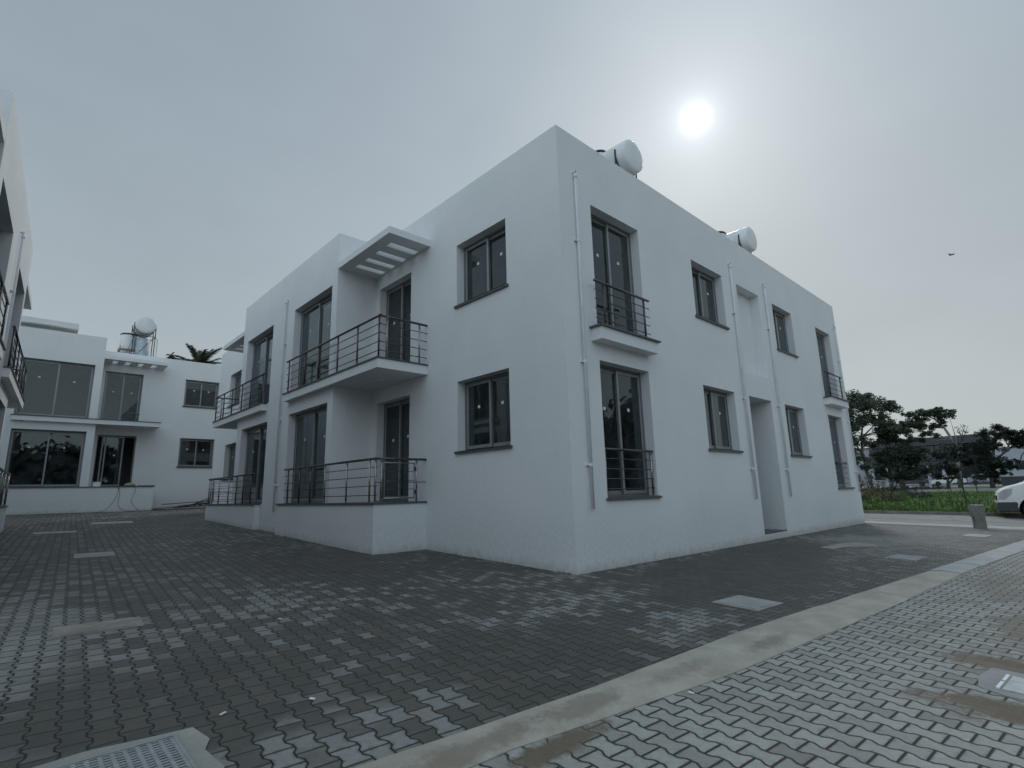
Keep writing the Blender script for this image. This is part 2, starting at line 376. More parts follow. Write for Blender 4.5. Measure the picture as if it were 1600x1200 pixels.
sheet('yard_paving', [(x, kin(x)-.06) for x in (-19.9, -5.1, -3.6, -1.06, 4.5, 12, 15.94)]+[(15.25, .4), (14.5, 30), (-19.9, 30)], .0, M['yard'])
sheet('road_paving', [(-19.9, -14.), (17.5, -14)]+[(x, kout(x)+.06) for x in (16.1, 9.1, 4.6, 1, -2.49, -4.42, -19.9)], .0, M['road_pav'])
def kerb(x0, x1, m_, nseg, rise):
    bm = bmesh.new(); rows = []
    for i in range(nseg+1):
        x = x0+(x1-x0)*i/nseg; j = lambda s: noise.noise(Vector((x*1.7, s, 0)))*.018
        rows.append([bm.verts.new((x, y_, Z(x, y_)+h)) for y_, h in ((kin(x)+j(1), -.03), (kin(x)+j(1), .012+rise), (kin(x)*.67+kout(x)*.33, .022+rise), (kin(x)*.3+kout(x)*.7, .018+rise), (kout(x)+j(5), .006+rise), (kout(x)+j(5), -.03))])
    for a, c in zip(rows, rows[1:]):
        for i in range(5): bm.faces.new((a[i], a[i+1], c[i+1], c[i]))
    bm.faces.new(rows[0]); bm.faces.new(rows[-1][::-1])
    o = link('kerb_strip', bm, m_); o['kind'] = 'structure'; return o
kerb(-19.9, 4.55, M['kerb'], 90, 0.); kerb(4.56, 16.1, M['kerb_white'], 50, .01)
# lane beyond the pavers, its worn strips, and the field behind a low kerb
lane = sheet('concrete_lane', [(15.3, .402), (15.945, kin(15.94)), (17.6, -14), (23.9, -14), (23.9, 1.4), (21.2, 6), (14.7, 26)], .002, M['lane'])
sheet('gravel_strip', [(15.5, .6), (16.1, -3.6), (17.4, -14), (18.7, -14), (17.4, -3.8), (16.4, 1.0), (15.9, 3)], .007, M['kerb_white'])
sheet('lane_beyond', [(23.9, -14), (34, -14), (34, -30), (-20, -30), (-20, -14)], -.01, M['lane'])
sheet('worn_track', [(18.9, 1.5), (19.6, -3), (20.6, -14), (21.1, -14), (20.1, -3), (19.4, 1.5)], .008, M['cover_warm'])
def edge(y): return 23.05 - .50*y if y > -3.5 else 24.8-.05*(y+3.5)
ysf = [-14, -12, -10, -8, -6, -4.5, -3.5, -2, -1, 0, 1, 2, 3, 4, 6, 8, 11, 15, 20, 30]
gridsheet('grass_field', [0, 1, 2, 4, 6, 9, 12, 16, 20, 25, 30, 36, 42, 50, 58, 66], ysf, .10, M['grass'], lambda s, y: edge(y)+.14+s)
gridsheet('parking_ground', [93, 100, 120, 150], [-40, -15, 0, 15, 45], -.0, M['lane'])
bm = bmesh.new()
pts = [(edge(y), y) for y in ysf if -14 <= y <= 11]
for (x0, y0), (x1, y1) in zip(pts, pts[1:]):
    v = [bm.verts.new((x+dx, y, Z(x, y)+dz)) for (x, y) in ((x0, y0), (x1, y1)) for dx, dz in ((-.02, -.05), (-.02, .13), (.15, .13), (.15, -.05))]
    for i in range(3): bm.faces.new((v[i], v[i+1], v[i+5], v[i+4]))
o = link('field_kerb', bm, M['block']); o['kind'] = 'structure'
bm = bmesh.new(); box(bm, 60, 60.25, -6, 7.2, -.5, -.05); o = link('far_kerb', bm, M['kerb_white']); o['kind'] = 'structure'
# grass blades over the field, nearest part
bm = bmesh.new()
for i in range(9000):
    y = random.uniform(-7, 8); s = random.random()**1.7*34; x = edge(y)+.18+s; h = random.uniform(.06, .20)*(1.8 if noise.noise(Vector((x*.5, y*.5, 0))) > .15 else 1.)
    a = random.uniform(0, 6.28); w = random.uniform(.02, .05); c = Vector((x, y, Z(x, y)+.09)); dv = Vector((math.cos(a), math.sin(a), 0))
    t = c+Vector((random.uniform(-.06, .06), random.uniform(-.06, .06), h)); bm.faces.new([bm.verts.new(c-dv*w), bm.verts.new(c+dv*w), bm.verts.new(t)])
KEEP.append(bm)
tag(link('grass', bm, M['blade']), 'green grass growing in the field beyond the lane', 'grass', kind='stuff')

# ------------------------------------------------------------------ the apartment block (built in its own frame: corner at 0,0, west face x=0, south face y=0)
ZB = {'lo': (.577, 2.999), 'hi': (3.576, 6.05)}; SL, SU = 1.541, 4.638
def facade(name, parent, org, ud, nd, u0, u1, z0, z1, holes, th=.28, mat=None):
    org, ud, nd = Vector(org), Vector(ud), Vector(nd); bm = bmesh.new()
    us = sorted({u0, u1, *[h[0] for h in holes], *[h[1] for h in holes]}); zs = sorted({z0, z1, *[h[2] for h in holes], *[h[3] for h in holes]})
    P3 = lambda u, z_, d: org + ud*u + Vector((0, 0, z_)) - nd*d
    inh = lambda u, z_: any(h[0] < u < h[1] and h[2] < z_ < h[3] for h in holes)
    for d, m_ in ((0, 0), (th, 1)):
        vs = {}
        def g(i, j):
            if (i, j) not in vs: vs[i, j] = bm.verts.new(P3(us[i], zs[j], d))
            return vs[i, j]
        for i in range(len(us)-1):
            for j in range(len(zs)-1):
                if not inh((us[i]+us[i+1])/2, (zs[j]+zs[j+1])/2):
                    bm.faces.new((g(i, j), g(i+1, j), g(i+1, j+1), g(i, j+1))).material_index = m_
    for h in holes:
        for (a, c) in (((h[0], h[2]), (h[0], h[3])), ((h[0], h[3]), (h[1], h[3])), ((h[1], h[3]), (h[1], h[2])), ((h[1], h[2]), (h[0], h[2]))):
            bm.faces.new([bm.verts.new(P3(*a, 0)), bm.verts.new(P3(*c, 0)), bm.verts.new(P3(*c, th)), bm.verts.new(P3(*a, th))])
    bm.faces.new([bm.verts.new(P3(u0, z1, 0)), bm.verts.new(P3(u1, z1, 0)), bm.verts.new(P3(u1, z1, th)), bm.verts.new(P3(u0, z1, th))])
    KEEP.append(bm)
    return link(name, bm, [mat or M['wall'], M['inner']], parent)
def window(parent, org, ud, nd, u0, u1, z0, z1, sill=True, opened=False, name='window', stick=.62):
    org, ud, nd = Vector(org), Vector(ud), Vector(nd); up_ = Vector((0, 0, 1))
    def P3(u, z_, d): return org + ud*u + up_*z_ - nd*d
    def bar(bm, ua, ub, za, zb, da, db): obox(bm, P3((ua+ub)/2, (za+zb)/2, (da+db)/2), ud, up_, nd, (ub-ua)/2, (zb-za)/2, (db-da)/2)
    bm = bmesh.new(); F = .045
    bar(bm, u0+.002, u0+F, z0+.002, z1-.002, .195, .275); bar(bm, u1-F, u1-.002, z0+.002, z1-.002, .195, .275)
    bar(bm, u0+F, u1-F, z1-F, z1-.002, .195, .275); bar(bm, u0+F, u1-F, z0+.002, z0+F, .195, .275)
    bar(bm, u0+F, u1-F, z0+F, z0+F+.012, .232, .238); bar(bm, u0+F, u1-F, z1-F-.03, z1-F, .232, .238)
    w = link(name, bm, M['alu'], parent); mid = (u0+u1)/2
    spans = [(u0+F+.003, mid+.03, .242, .268), (mid-.03, u1-F-.003, .204, .230)]
    if opened: spans = [(mid-.14, u1-F-.16, .242, .268), (mid-.30, u1-F-.28, .204, .230)]
    for ua, ub, da, db in spans:
        bm = bmesh.new(); q = .058; za, zb = z0+F+.012, z1-F-.006
        bar(bm, ua, ua+q, za, zb, da, db); bar(bm, ub-q, ub, za, zb, da, db); bar(bm, ua+q, ub-q, zb-q, zb, da, db); bar(bm, ua+q, ub-q, za, za+q*1.1, da, db)
        link('sash', bm, M['alu_edge'], w)
        bm = bmesh.new(); dm = (da+db)/2
        bm.faces.new([bm.verts.new(P3(u, z_, dm)) for u, z_ in ((ua+q, za+q), (ub-q, za+q), (ub-q, zb-q), (ua+q, zb-q))]); link('pane', bm, M['glass'], w)
        bm = bmesh.new(); zc = z0+(z1-z0)*(stick+random.uniform(-.02, .02)); uc = (ua+ub)/2+random.uniform(-.05, .05)
        bar(bm, uc-.035, uc+.035, zc-.03, zc+.03, dm-.006, dm-.003); link('sticker', bm, M['sticker'], w)
    if sill:
        bm = bmesh.new(); bar(bm, u0-.05, u1+.05, z0-.035, z0-.003, -.05, .0); bar(bm, u0+.003, u1-.003, z0-.003, z0+.012, -.05, .195)
        bar(bm, u0-.05, u1+.05, z0-.003, z0+.012, -.05, -.002)
        link('sill', bm, M['granite'], w)
    return w
def railing(parent, a, c, zb, zt, posts, nbars=4, ext=.05, name='railing', handr=.026, lit=(), solid=()):
    """posts: distances from a"""
    a, c = Vector(a), Vector(c); t = (c-a).normalized(); Ln = (c-a).length
    bm = bmesh.new(); tube(bm, [a-t*ext+Vector((0, 0, zt)), c+t*ext+Vector((0, 0, zt))], handr, 10)
    rl = link(name, bm, M['steel'], parent, True)
    for k in range(nbars):
        zz = zb+(zt-zb)*(k+.8)/(nbars+.75)
        bm = bmesh.new(); tube(bm, [a-t*ext+Vector((0, 0, zz)), c+t*ext+Vector((0, 0, zz))], .0095, 6); link('rail_bar', bm, M['steel'], rl, True)
    for i, s in enumerate(posts):
        bm = bmesh.new(); q = a+t*s; tube(bm, [q+Vector((0, 0, zb)), q+Vector((0, 0, zt-.02))], .020, 8)
        tube(bm, [q+Vector((0, 0, zb)), q+Vector((0, 0, zb+.012))], .035, 10); tube(bm, [q+Vector((0, 0, zt-.05)), q+Vector((0, 0, zt-.015))], .024, 8)
        link('post', bm, M['steel_light'] if i in lit else M['steel'], rl, True)
    return rl
def gate(parent, a, c, zb, zt):
    a, c = Vector(a), Vector(c); bm = bmesh.new(); U = Vector((0, 0, 1))
    tube(bm, [a+U*zb, a+U*zt, c+U*zt, c+U*zb, a+U*zb], .016, 6)
    g = link('balcony_gate', bm, M['steel_light'], parent, True)
    for k in range(3):
        zz = zb+(zt-zb)*(k+1)/4; bm = bmesh.new(); tube(bm, [a+U*zz, c+U*zz], .007, 6); link('rail_bar', bm, M['steel'], g, True)
    for zz in (zb+.12, zt-.12):
        bm = bmesh.new(); tube(bm, [c+U*(zz-.04)+Vector((.03, 0, 0)), c+U*(zz+.04)+Vector((.03, 0, 0))], .022, 8); link('hinge', bm, M['black'], g, True)
def coping(bm, x0, x1, y0, y1, z_): box(bm, x0, x1, y0, y1, z_, z_+.03)
def pipe(parent, x, y, n, zt=6.49, zb=.41):
    n = Vector(n); p0 = Vector((x, y, 0))+n*.055; U = Vector((0, 0, 1))
    bm = bmesh.new(); tube(bm, [Vector((x, y, zt+.03))-n*.02, p0+U*(zt+.03), p0+U*(zt-.06), p0+U*zb], .027, 12)
    tube(bm, [p0+U*(zt-.10), p0+U*(zt-.02)], .033, 12); d = link('downpipe', bm, M['pipe'], parent, True)
    for zz in (zt-1.35, zt-3.6, zb+.72):
        bm = bmesh.new(); tube(bm, [p0+U*(zz-.02), p0+U*(zz+.02)], .034, 12); s = n.cross(U)
        obox(bm, p0-n*.04+U*zz, s, n, U, .075, .03, .012); link('pipe_clip', bm, M['pipe'], d)
YC = 10.2
def block(label, loc, rz, zt=7.33, rails=True, extra=False, group='white apartment blocks round the yard'):
    B = thing('apartment_block', label, 'building', loc, rz, group)
    XE, YE, ZW, XW, Y1, Y2 = 15.558, 21.0, 7.39, -1.09, 6.537, 13.927
    lo, hi = ZB['lo'], ZB['hi']
    south = [(.896, 2.472, *lo), (.896, 2.472, *hi), (4.68, 6.24, SL, lo[1]), (4.68, 6.24, SU, hi[1]), (9.462, 10.962, SL, lo[1]), (9.462, 10.962, SU, hi[1]),
             (13.17, 14.64, *lo), (13.17, 14.64, *hi)]
    pas = (7.085, 8.50, -.457, 2.997); nic = (7.085, 8.50, 3.63, 6.057)
    facade('wall', B, (0, 0, 0), (1, 0, 0), (0, -1, 0), 0, XE, -1.3, zt, south+[pas, nic])
    w1 = [(1.422, 3.008, SL, lo[1]), (1.422, 3.008, SU, hi[1]), (4.831, 6.337, *lo), (4.831, 6.337, *hi)]
    facade('wall', B, (0, 0, 0), (0, 1, 0), (-1, 0, 0), 0, Y1, -1.3, zt, w1)
    w2 = [(14.13, 15.64, *lo), (14.13, 15.64, *hi), (17.75, 19.3, SL, lo[1]), (17.75, 19.3, SU, hi[1])]
    facade('wall', B, (0, 0, 0), (0, 1, 0), (-1, 0, 0), Y2, YE, -1.3, zt, w2)
    w3 = [(6.83, 9.30, *lo), (6.83, 9.30, *hi), (11.0, 13.46, *lo), (11.0, 13.46, *hi)]
    facade('wall', B, (XW, 0, 0), (0, 1, 0), (-1, 0, 0), Y1, Y2, -1.3, ZW, w3)
    facade('wall', B, (XW, Y1, 0), (1, 0, 0), (0, -1, 0), 0, 1.09 + (.0 if zt > 7.2 else 0), -1.3, ZW, [])
    facade('wall', B, (XW, Y2, 0), (1, 0, 0), (0, 1, 0), 0, 1.09, -1.3, ZW, [])
    north = [(.9, 2.47, *lo), (.9, 2.47, *hi), (4.68, 6.24, SL, lo[1]), (4.68, 6.24, SU, hi[1]), (9.46, 10.96, SL, lo[1]), (9.46, 10.96, SU, hi[1])]
    facade('wall', B, (0, YE, 0), (1, 0, 0), (0, 1, 0), 0, XE, -1.3, zt, north)
    east = [(3., 4.5, SL, lo[1]), (3., 4.5, SU, hi[1]), (9., 10.5, SL, lo[1]), (9., 10.5, SU, hi[1]), (16., 17.5, SL, lo[1]), (16., 17.5, SU, hi[1])]
    facade('wall', B, (XE, 0, 0), (0, 1, 0), (1, 0, 0), 0, YE, -1.3, zt, east)
    # roof deck, floors, partitions
    bm = bmesh.new(); e = .281
    box(bm, e, XE-e, e, YE-e, 6.62, 6.86); box(bm, XW+e, .0, Y1+e, Y2-e, 6.63, 6.85); link('roof', bm, M['roof'], B)
    bm = bmesh.new()
    for (x0, x1) in ((e, 6.88), (8.72, XE-e)): box(bm, x0, x1, e, YE-e, .35, .575)
    box(bm, 6.88, 8.72, 6.3, YE-e, .352, .573); box(bm, XW+e, e, Y1+e, Y2-e, .351, .574)
    box(bm, e, XE-e, e, YE-e, 3.30, 3.574); box(bm, XW+e, e, Y1+e, Y2-e, 3.301, 3.573)
    link('floor_slab', bm, M['floor_in'], B)
    bm = bmesh.new()
    for z0, z1 in ((.575, 3.30), (3.574, 6.62)):
        box(bm, 4.2, 4.3, e, YE-e, z0, z1); box(bm, e, 4.2, 3.6, 3.7, z0, z1); box(bm, e, 4.2, 16.9, 17.0, z0, z1)
        box(bm, XW+e, 4.2, 10.15, 10.25, z0, z1); box(bm, 4.3, XE-e, 4.4, 4.5, z0, z1) if z0 > 3 else (box(bm, 4.3, 6.88, 4.4, 4.5, z0, z1), box(bm, 8.72, XE-e, 4.4, 4.5, z0, z1))
        box(bm, 4.3, XE-e, 17.2, 17.3, z0, z1); box(bm, 11.9, 12.0, e, 4.4, z0, z1)
    link('partition', bm, M['inner'], B)
    # entrance passage and the blind niche above
    bm = bmesh.new()
    box(bm, 6.88, 7.084, .281, 6.3, -1.3, 3.298); box(bm, 8.501, 8.72, .281, 6.3, -1.3, 3.298); box(bm, 7.084, 8.501, 6.1, 6.3, -1.3, 3.298)
    box(bm, 7.084, 8.501, .281, 6.1, 2.999, 3.2); link('passage', bm, M['wall'], B)
    bm = bmesh.new(); box(bm, 7.086, 8.499, .004, 6.1, -.455, -.43); link('passage_floor', bm, M['granite'], B)
    bm = bmesh.new(); box(bm, 7.086, 8.499, .262, .279, 3.631, 6.056); link('niche', bm, M['wall'], B)
    # south openings
    S_ = ((0, 0, 0), (1, 0, 0), (0, -1, 0))
    for q in south: window(B, *S_, *q, sill=q[2] in (SL, SU), stick=.62 if q[2] in (SL, SU) else .66)
    N_ = ((0, YE, 0), (1, 0, 0), (0, 1, 0))
    for q in north: window(B, *N_, *q, sill=True)
    E_ = ((XE, 0, 0), (0, 1, 0), (1, 0, 0))
    for q in east: window(B, *E_, *q, sill=True)
    W_ = ((0, 0, 0), (0, 1, 0), (-1, 0, 0)); WW = ((XW, 0, 0), (0, 1, 0), (-1, 0, 0))
    for q in w1+w2:
        isd = q[2] in (lo[0], hi[0]); op = extra and q[2] == lo[0] and q[0] < 6
        window(B, *W_, *q, sill=not isd, opened=op, name='balcony_door' if isd else 'window')
    for q in w3: window(B, *WW, *q, sill=False, stick=.68)
    # ledges under the upper French windows, south face
    for x0, x1 in ((.70, 2.50), (13.0, 14.80)):
        bm = bmesh.new(); box(bm, x0, x1, -.24, -.001, 3.32, 3.544); lg = link('ledge', bm, M['wall'], B)
        bm = bmesh.new(); box(bm, x0-.05, x1+.05, -.29, -.001, 3.546, 3.576); box(bm, x0+.20, x1-.05, -.001, .19, 3.5765, 3.585); link('coping', bm, M['granite'], lg)
        bm = bmesh.new(); box(bm, x0+.15, x1+.03, -.05, -.001, .545, .577); box(bm, x0+.198, x1-.03, -.05, .19, .5775, .588); link('sill', bm, M['granite'], B)
        if rails:
            railing(B, (x0+.02, -.15, 0), (x1-.12, -.15, 0), 3.578, 4.42, [.22, 1.52], 4, .04)
            railing(B, (x0+.202, .06, 0), (x1-.034, .06, 0), .59, 1.42, [.06, 1.50], 4, 0., lit=(0, 1))
    # west balconies, terraces, both mirrored about YC
    for s in (0, 1):
        my = (lambda y: y) if s == 0 else (lambda y: 2*YC+.09-y)
        yy = lambda a, c: (min(my(a), my(c)), max(my(a), my(c)))
        bm = bmesh.new(); a, c = yy(4.107, Y1-.001); box(bm, -1.253, -.001, a, c, 3.35, 3.55); a, c = yy(Y1, 9.355) if s == 0 else yy(Y1+.09-.001+.0, 9.355)
        a2, c2 = yy(Y1-.001, 9.355)
        box(bm, -1.253, XW-.001, a2, c2, 3.35, 3.55); bl = link('balcony', bm, M['wall'], B)
        bm = bmesh.new(); a, c = yy(4.077, Y1-.002); box(bm, -1.285, -.002, a, c, 3.552, 3.578); a, c = yy(Y1-.002, 9.385); box(bm, -1.285, XW-.002, a, c, 3.552, 3.578)
        link('coping', bm, M['granite'], bl)
        if s == 0:
            bm = bmesh.new(); lathe(bm, [(.14, 0), (.14, -.03), (.11, -.05), (.03, -.055)], 'Z', 20, (-.62, 5.15, 3.349)); link('ceiling_lamp', bm, M['tank'], bl, True)
        bm = bmesh.new(); a, c = yy(4.107, Y1-.001); box(bm, -1.253, -.001, a, c, -1.3, .546); a, c = yy(Y1-.001, 9.355); box(bm, -1.253, XW-.001, a, c, -1.3, .546); tr = link('terrace', bm, M['wall'], B)
        bm = bmesh.new(); a, c = yy(4.077, Y1-.002); box(bm, -1.285, -.002, a, c, .548, .58); a, c = yy(Y1-.002, 9.385); box(bm, -1.285, XW-.002, a, c, .548, .58)
        link('coping', bm, M['granite'], tr)
        bm = bmesh.new()
        for (u0, u1) in ((6.83, 9.30), (4.831, 6.337)):
            X0 = XW if u0 > 6 else 0; a, c = yy(u0, u1) if u0 > 6 and s == 0 or u0 < 6 and s == 0 else ((11.0, 13.46) if u0 > 6 else (14.13, 15.64))
            for zz in (.5785, 3.5765): box(bm, X0+.0, X0+.19, a+.002, c-.002, zz, zz+.012)
        link('threshold', bm, M['granite'], B)
        if rails:
            L = 9.18-4.14; A_ = (-1.2, my(4.14), 0); C_ = (-1.2, my(9.30), 0)
            railing(B, A_, C_, 3.578, 4.50, [.02, .98, 1.98, 3.06, 3.92, 5.04], 4, .06)
            railing(B, (-1.2, my(4.14), 0), (-.03, my(4.14), 0), 3.578, 4.50, [.18, 1.0], 4, .03, lit=(0, 1))
            railing(B, A_, (-1.2, my(9.0), 0), .58, 1.46, [.02, .25, 1.28, 2.38, 3.20, 3.88, 4.64], 4, .06, lit=(0, 1, 2, 3))
            railing(B, (-1.2, my(4.14), 0), (-.03, my(4.14), 0), .58, 1.46, [.12, .96], 1, .03, lit=(0, 1))
            gate(B, (-1.04, my(4.14), 0), (-.30, my(4.14), 0), .66, 1.38)
        # pergola: slab with four slots
        pa, pc = 4.02, Y1-.001; sl = [(4.43, 4.64), (4.97, 5.17), (5.49, 5.69), (5.98, 6.18)]; zb_, zt_ = (6.41, 6.57)
        bm = bmesh.new(); a, c = yy(pa, pc); box(bm, -1.088, -.80, a, c, zb_, zt_)
        ed = [pa]+[v_ for q in sl for v_ in q]+[pc]
        for i in range(0, len(ed), 2): a, c = yy(ed[i], ed[i+1]); box(bm, -.80, -.001, a, c, zb_, zt_)
        for q in sl: a, c = yy(*q); box(bm, -.06, -.001, a, c, zb_, zt_)
        bmesh.ops.remove_doubles(bm, verts=bm.verts[:], dist=1e-5); link('pergola', bm, M['wall'], B)
    for x in (.425, 6.726, 8.924, 15.27): pipe(B, x, 0, (0, -1, 0))
    pipe(B, XW, 9.88, (-1, 0, 0), 6.5, .35)
    if extra:
        bm = bmesh.new()   # raised slab over the stair on the wing roof
        box(bm, -1.05, 2.6, 7.6, 13.2, 7.6, 7.86); box(bm, -.6, 2.2, 8.2, 12.8, 6.86, 7.6); box(bm, -1.07, -1.04, 8.3, 9.3, 7.62, 7.67); link('roof_canopy', bm, M['wall'], B)
        railing(B, (-1.2, 5.0, 0), (-1.2, 5.35, 0), 3.578, 3.9, [.05, .3], 1, .02)
    return B
main = block('large white two storey block in the middle, its corner nearest the camera', (0, 0, 0), 0)
back = block('white block closing the far end of the yard, with one sliding door open', (2.541, 25.535, .853), 1.561, zt=7.03, rails=False, extra=True)
left = block('white block cut off by the left edge of the photo, seen very steeply', (-7.538, 19.618, .135), 3.081)

# ------------------------------------------------------------------ roof tanks (kept parallel to world axes)
def heater(label, x, y, zd, h=1.9, r=.48):
    T = thing('water_tank', label, 'water tank', (x, y, zd), 0, 'white water tanks on iron stands')
    bm = bmesh.new(); n = 36; L = 1.25
    prof = [(.02, -.06), (r*.5, -.055), (r*.85, -.03), (r*.97, .0), (r, .05), (r, .30), (r+.006, .31), (r+.006, .34), (r, .35), (r, L-.3), (r, L), (r*.9, L+.05), (.02, L+.08)]
    lathe(bm, prof, 'Y', n, (0, 0, h+r)); link('drum', bm, M['tank'], T, True)
    for yy_ in (.25, .95):
        bm = bmesh.new(); tube(bm, [(-(r+.012)*math.cos(a), yy_, h+r-(r+.012)*math.sin(a)) for a in [math.pi*k/14 for k in range(15)]], .02, 6); link('cradle', bm, M['rust'], T)
    for sx in (-1, 1):
        for yy_ in (.25, .95):
            bm = bmesh.new(); q = (r+.012)*sx; tube(bm, [(q, yy_, 0), (q, yy_, h+r+.1)], .022, 6); link('leg', bm, M['rust'], T)
    bm = bmesh.new(); q = r+.012
    for z0 in (.5, h-.1):
        for a, c in (((-q, .25), (q, .25)), ((q, .25), (q, .95)), ((q, .95), (-q, .95)), ((-q, .95), (-q, .25))): tube(bm, [(*a, z0), (*c, z0)], .018, 5)
    tube(bm, [(-q, .25, .5), (q, .25, h-.1)], .012, 5); link('brace', bm, M['rust'], T)
    bm = bmesh.new(); lathe(bm, [(.1, .25), (.31, .27), (.33, .32), (.33, h-.25), (.3, h-.2), (.1, h-.18)], 'Z', 28, (0, .6, 0)); link('hot_cylinder', bm, M['galv'], T, True)
    bm = bmesh.new(); tube(bm, [(q, .4, h), (q+.14, .4, h-.2), (q+.16, .4, .3), (q+.12, .4, .0)], .014, 6); tube(bm, [(-q+.1, .3, h), (-q-.3, .3, .5), (-q-.5, .3, .05)], .012, 6); link('hose', bm, M['black'], T, True)
    return T
def barrel(label, x, y, zd, ztop, r=.26):
    T = thing('storage_barrel', label, 'barrel', (x, y, zd), 0, 'small barrels behind the roof tanks')
    h = ztop-zd
    bm = bmesh.new(); lathe(bm, [(.05, h-.95), (r*.95, h-.93), (r, h-.85), (r, h-.12), (r*.9, h-.06)], 'Z', 28); link('drum', bm, M['tank'], T, True)
    bm = bmesh.new(); lathe(bm, [(r*1.04, h-.10), (r*1.04, h-.05), (r*.9, h-.01), (.1, h)], 'Z', 28); link('lid', bm, M['black'], T, True)
    for sx in (-1, 1):
        for sy in (-1, 1):
            bm = bmesh.new(); tube(bm, [(sx*r, sy*r, 0), (sx*r, sy*r, h-.75)], .018, 5); link('leg', bm, M['rust'], T)
    bm = bmesh.new()
    for a, c in (((-r, -r), (r, -r)), ((r, -r), (r, r)), ((r, r), (-r, r)), ((-r, r), (-r, -r))): tube(bm, [(*a, h-.96), (*c, h-.96)], .02, 5)
    link('frame', bm, M['rust'], T)
heater('white drum on the main block roof, the one closest to the sun', 4.40, 1.15, 6.86, 1.98, .45)
heater('white drum on the main block roof, farther along towards the trees', 11.62, 1.15, 6.86, 1.98, .45)
barrel('small lidded barrel left of the drum closest to the sun', 4.28, 2.15, 6.86, 9.80)
barrel('small lidded barrel left of the farther drum on the main block', 11.25, 2.15, 6.86, 9.75)
heater('white drum on its tall dark stand on the far block roof', -2.10, 28.0, 7.71, 1.98)
barrel('lidded barrel behind the tall stand on the far block roof', -2.72, 28.9, 7.71, 9.72, .36)
cp = thing('solar_collector', 'dark tilted solar panel right of the stand on the far roof', 'solar panel', (-1.25, 28.0, 7.32))
bm = bmesh.new()
prism(bm, [(-.75, .55), (-.05, 1.5), (.0, 1.46), (-.70, .50)][::-1], lambda u, v, t: Vector((u+.55, t, v)), -.2, 1.6); link('panel', bm, M['facade_glass'], cp)
bm = bmesh.new(); prism(bm, [(-.1, 1.40), (.85, .55), (.85, 0), (.80, 0), (.80, .5), (-.12, 1.33)], lambda u, v, t: Vector((u+.55, t, v)), .0, 1.5); link('stand', bm, M['rust'], cp)

# ------------------------------------------------------------------ covers, grates and collars let into the paving
def slab(name, label, poly, mat, rise=.012, cat='manhole cover', inner=None, group=None):
    T = thing(name, label, cat, group=group)
    bm = bmesh.new(); v = [bm.verts.new((x, y, Z(x, y)+rise)) for x, y in poly]; w = [bm.verts.new((x, y, Z(x, y)-.03)) for x, y in poly]
    bm.faces.new(v)
    for i in range(len(v)): k = (i+1) % len(v); bm.faces.new((v[i], w[i], w[k], v[k]))
    link('collar', bm, mat, T)
    c = Vector((sum(p[0] for p in poly)/len(poly), sum(p[1] for p in poly)/len(poly)))
    if inner:
        bm = bmesh.new(); q = [c+(Vector(p)-c)*.84 for p in poly]; vv = [bm.verts.new((p.x, p.y, Z(p.x, p.y)+rise+.005)) for p in q]; ww = [bm.verts.new((p.x, p.y, Z(p.x, p.y)+rise-.005)) for p in q]
        bm.faces.new(vv)
        for i in range(len(vv)): k = (i+1) % len(vv); bm.faces.new((vv[i], ww[i], ww[k], vv[k]))
        link('lid', bm, inner, T)
    return T
def quadp(cx, cy, w, h, rot=KROT):
    return [(cx+a*w/2*math.cos(rot)-b_*h/2*math.sin(rot), cy+a*w/2*math.sin(rot)+b_*h/2*math.cos(rot)) for a, b_ in ((-1, -1), (1, -1), (1, 1), (-1, 1))]
G_ = 'covers let into the paving'
slab('manhole_cover', 'grey square cover in the dark paving near the main block corner', quadp(.03, -2.62, .62, .56), M['cover'], .012, inner=M['cover'], group=G_)
slab('manhole_cover', 'brownish worn cover in the yard, cracked and partly sunk', quadp(-5.77, 1.25, .70, .44), M['cover_warm'], .006, inner=M['cover_warm'], group=G_)
slab('manhole_cover', 'narrow grey cover in the yard beyond the brownish one', quadp(-5.22, 7.6, .62, .75), M['cover'], .01, group=G_)
slab('manhole_cover', 'farthest yard cover, in front of the open sliding door', quadp(-3.9, 16.8, 1.1, 1.1), M['cover'], .01, group=G_)
slab('manhole_cover', 'grey cover in the yard near the left block terrace', quadp(-5.5, 13.7, .9, .7), M['cover'], .01, group=G_)
slab('manhole_cover', 'pinkish cover before the entrance passage', [(6.6, -1.35), (8.1, -1.45), (8.25, -2.0), (7.65, -2.2), (7.3, -1.72), (6.5, -1.65)], M['cover_warm'], .012, group=G_)
slab('manhole_cover', 'pale cover beside the kerb right of the pinkish one', quadp(6.15, -3.0, .80, .50), M['cover'], .012, inner=M['cover'], group=G_)
slab('manhole_cover', 'pale cover left of the upright concrete block', quadp(12.7, -3.3, .9, .5), M['kerb_white'], .012, group=G_)
# grated drain at the lower left
gd = thing('drain_grate', 'metal drain grate in a rough concrete collar at the bottom left', 'drain grate', (-6.02, -2.17, 0), KROT+R(3))
zc = lambda x, y: Z(-6.02+x, -2.17+y)
bm = bmesh.new(); ol = [(-.46, -.5), (.36, -.5), (.40, -.25), (.37, .0), (.42, .12), (.38, .34), (.16, .36), (-.1, .40), (-.32, .37), (-.47, .2), (-.43, -.1)]
vs = [bm.verts.new((x, y, zc(x, y)+.009)) for x, y in ol]; bm.faces.new(vs); link('collar', bm, M['collar'], gd)
bm = bmesh.new(); box(bm, -.285, .265, -.455, .255, zc(0, 0)-.02, zc(0, 0)+.0125); link('pit', bm, M['pit'], gd)
bm = bmesh.new(); z0 = zc(0, 0)+.013
for x in [-.28+.0535*k for k in range(11)]: box(bm, x-.010, x+.010, -.45, .25, z0+.003, z0+.016)
for y in [-.45+.035*k for k in range(21)]: box(bm, -.286, .261, y-.0105, y+.0105, z0+.0025, z0+.0145)
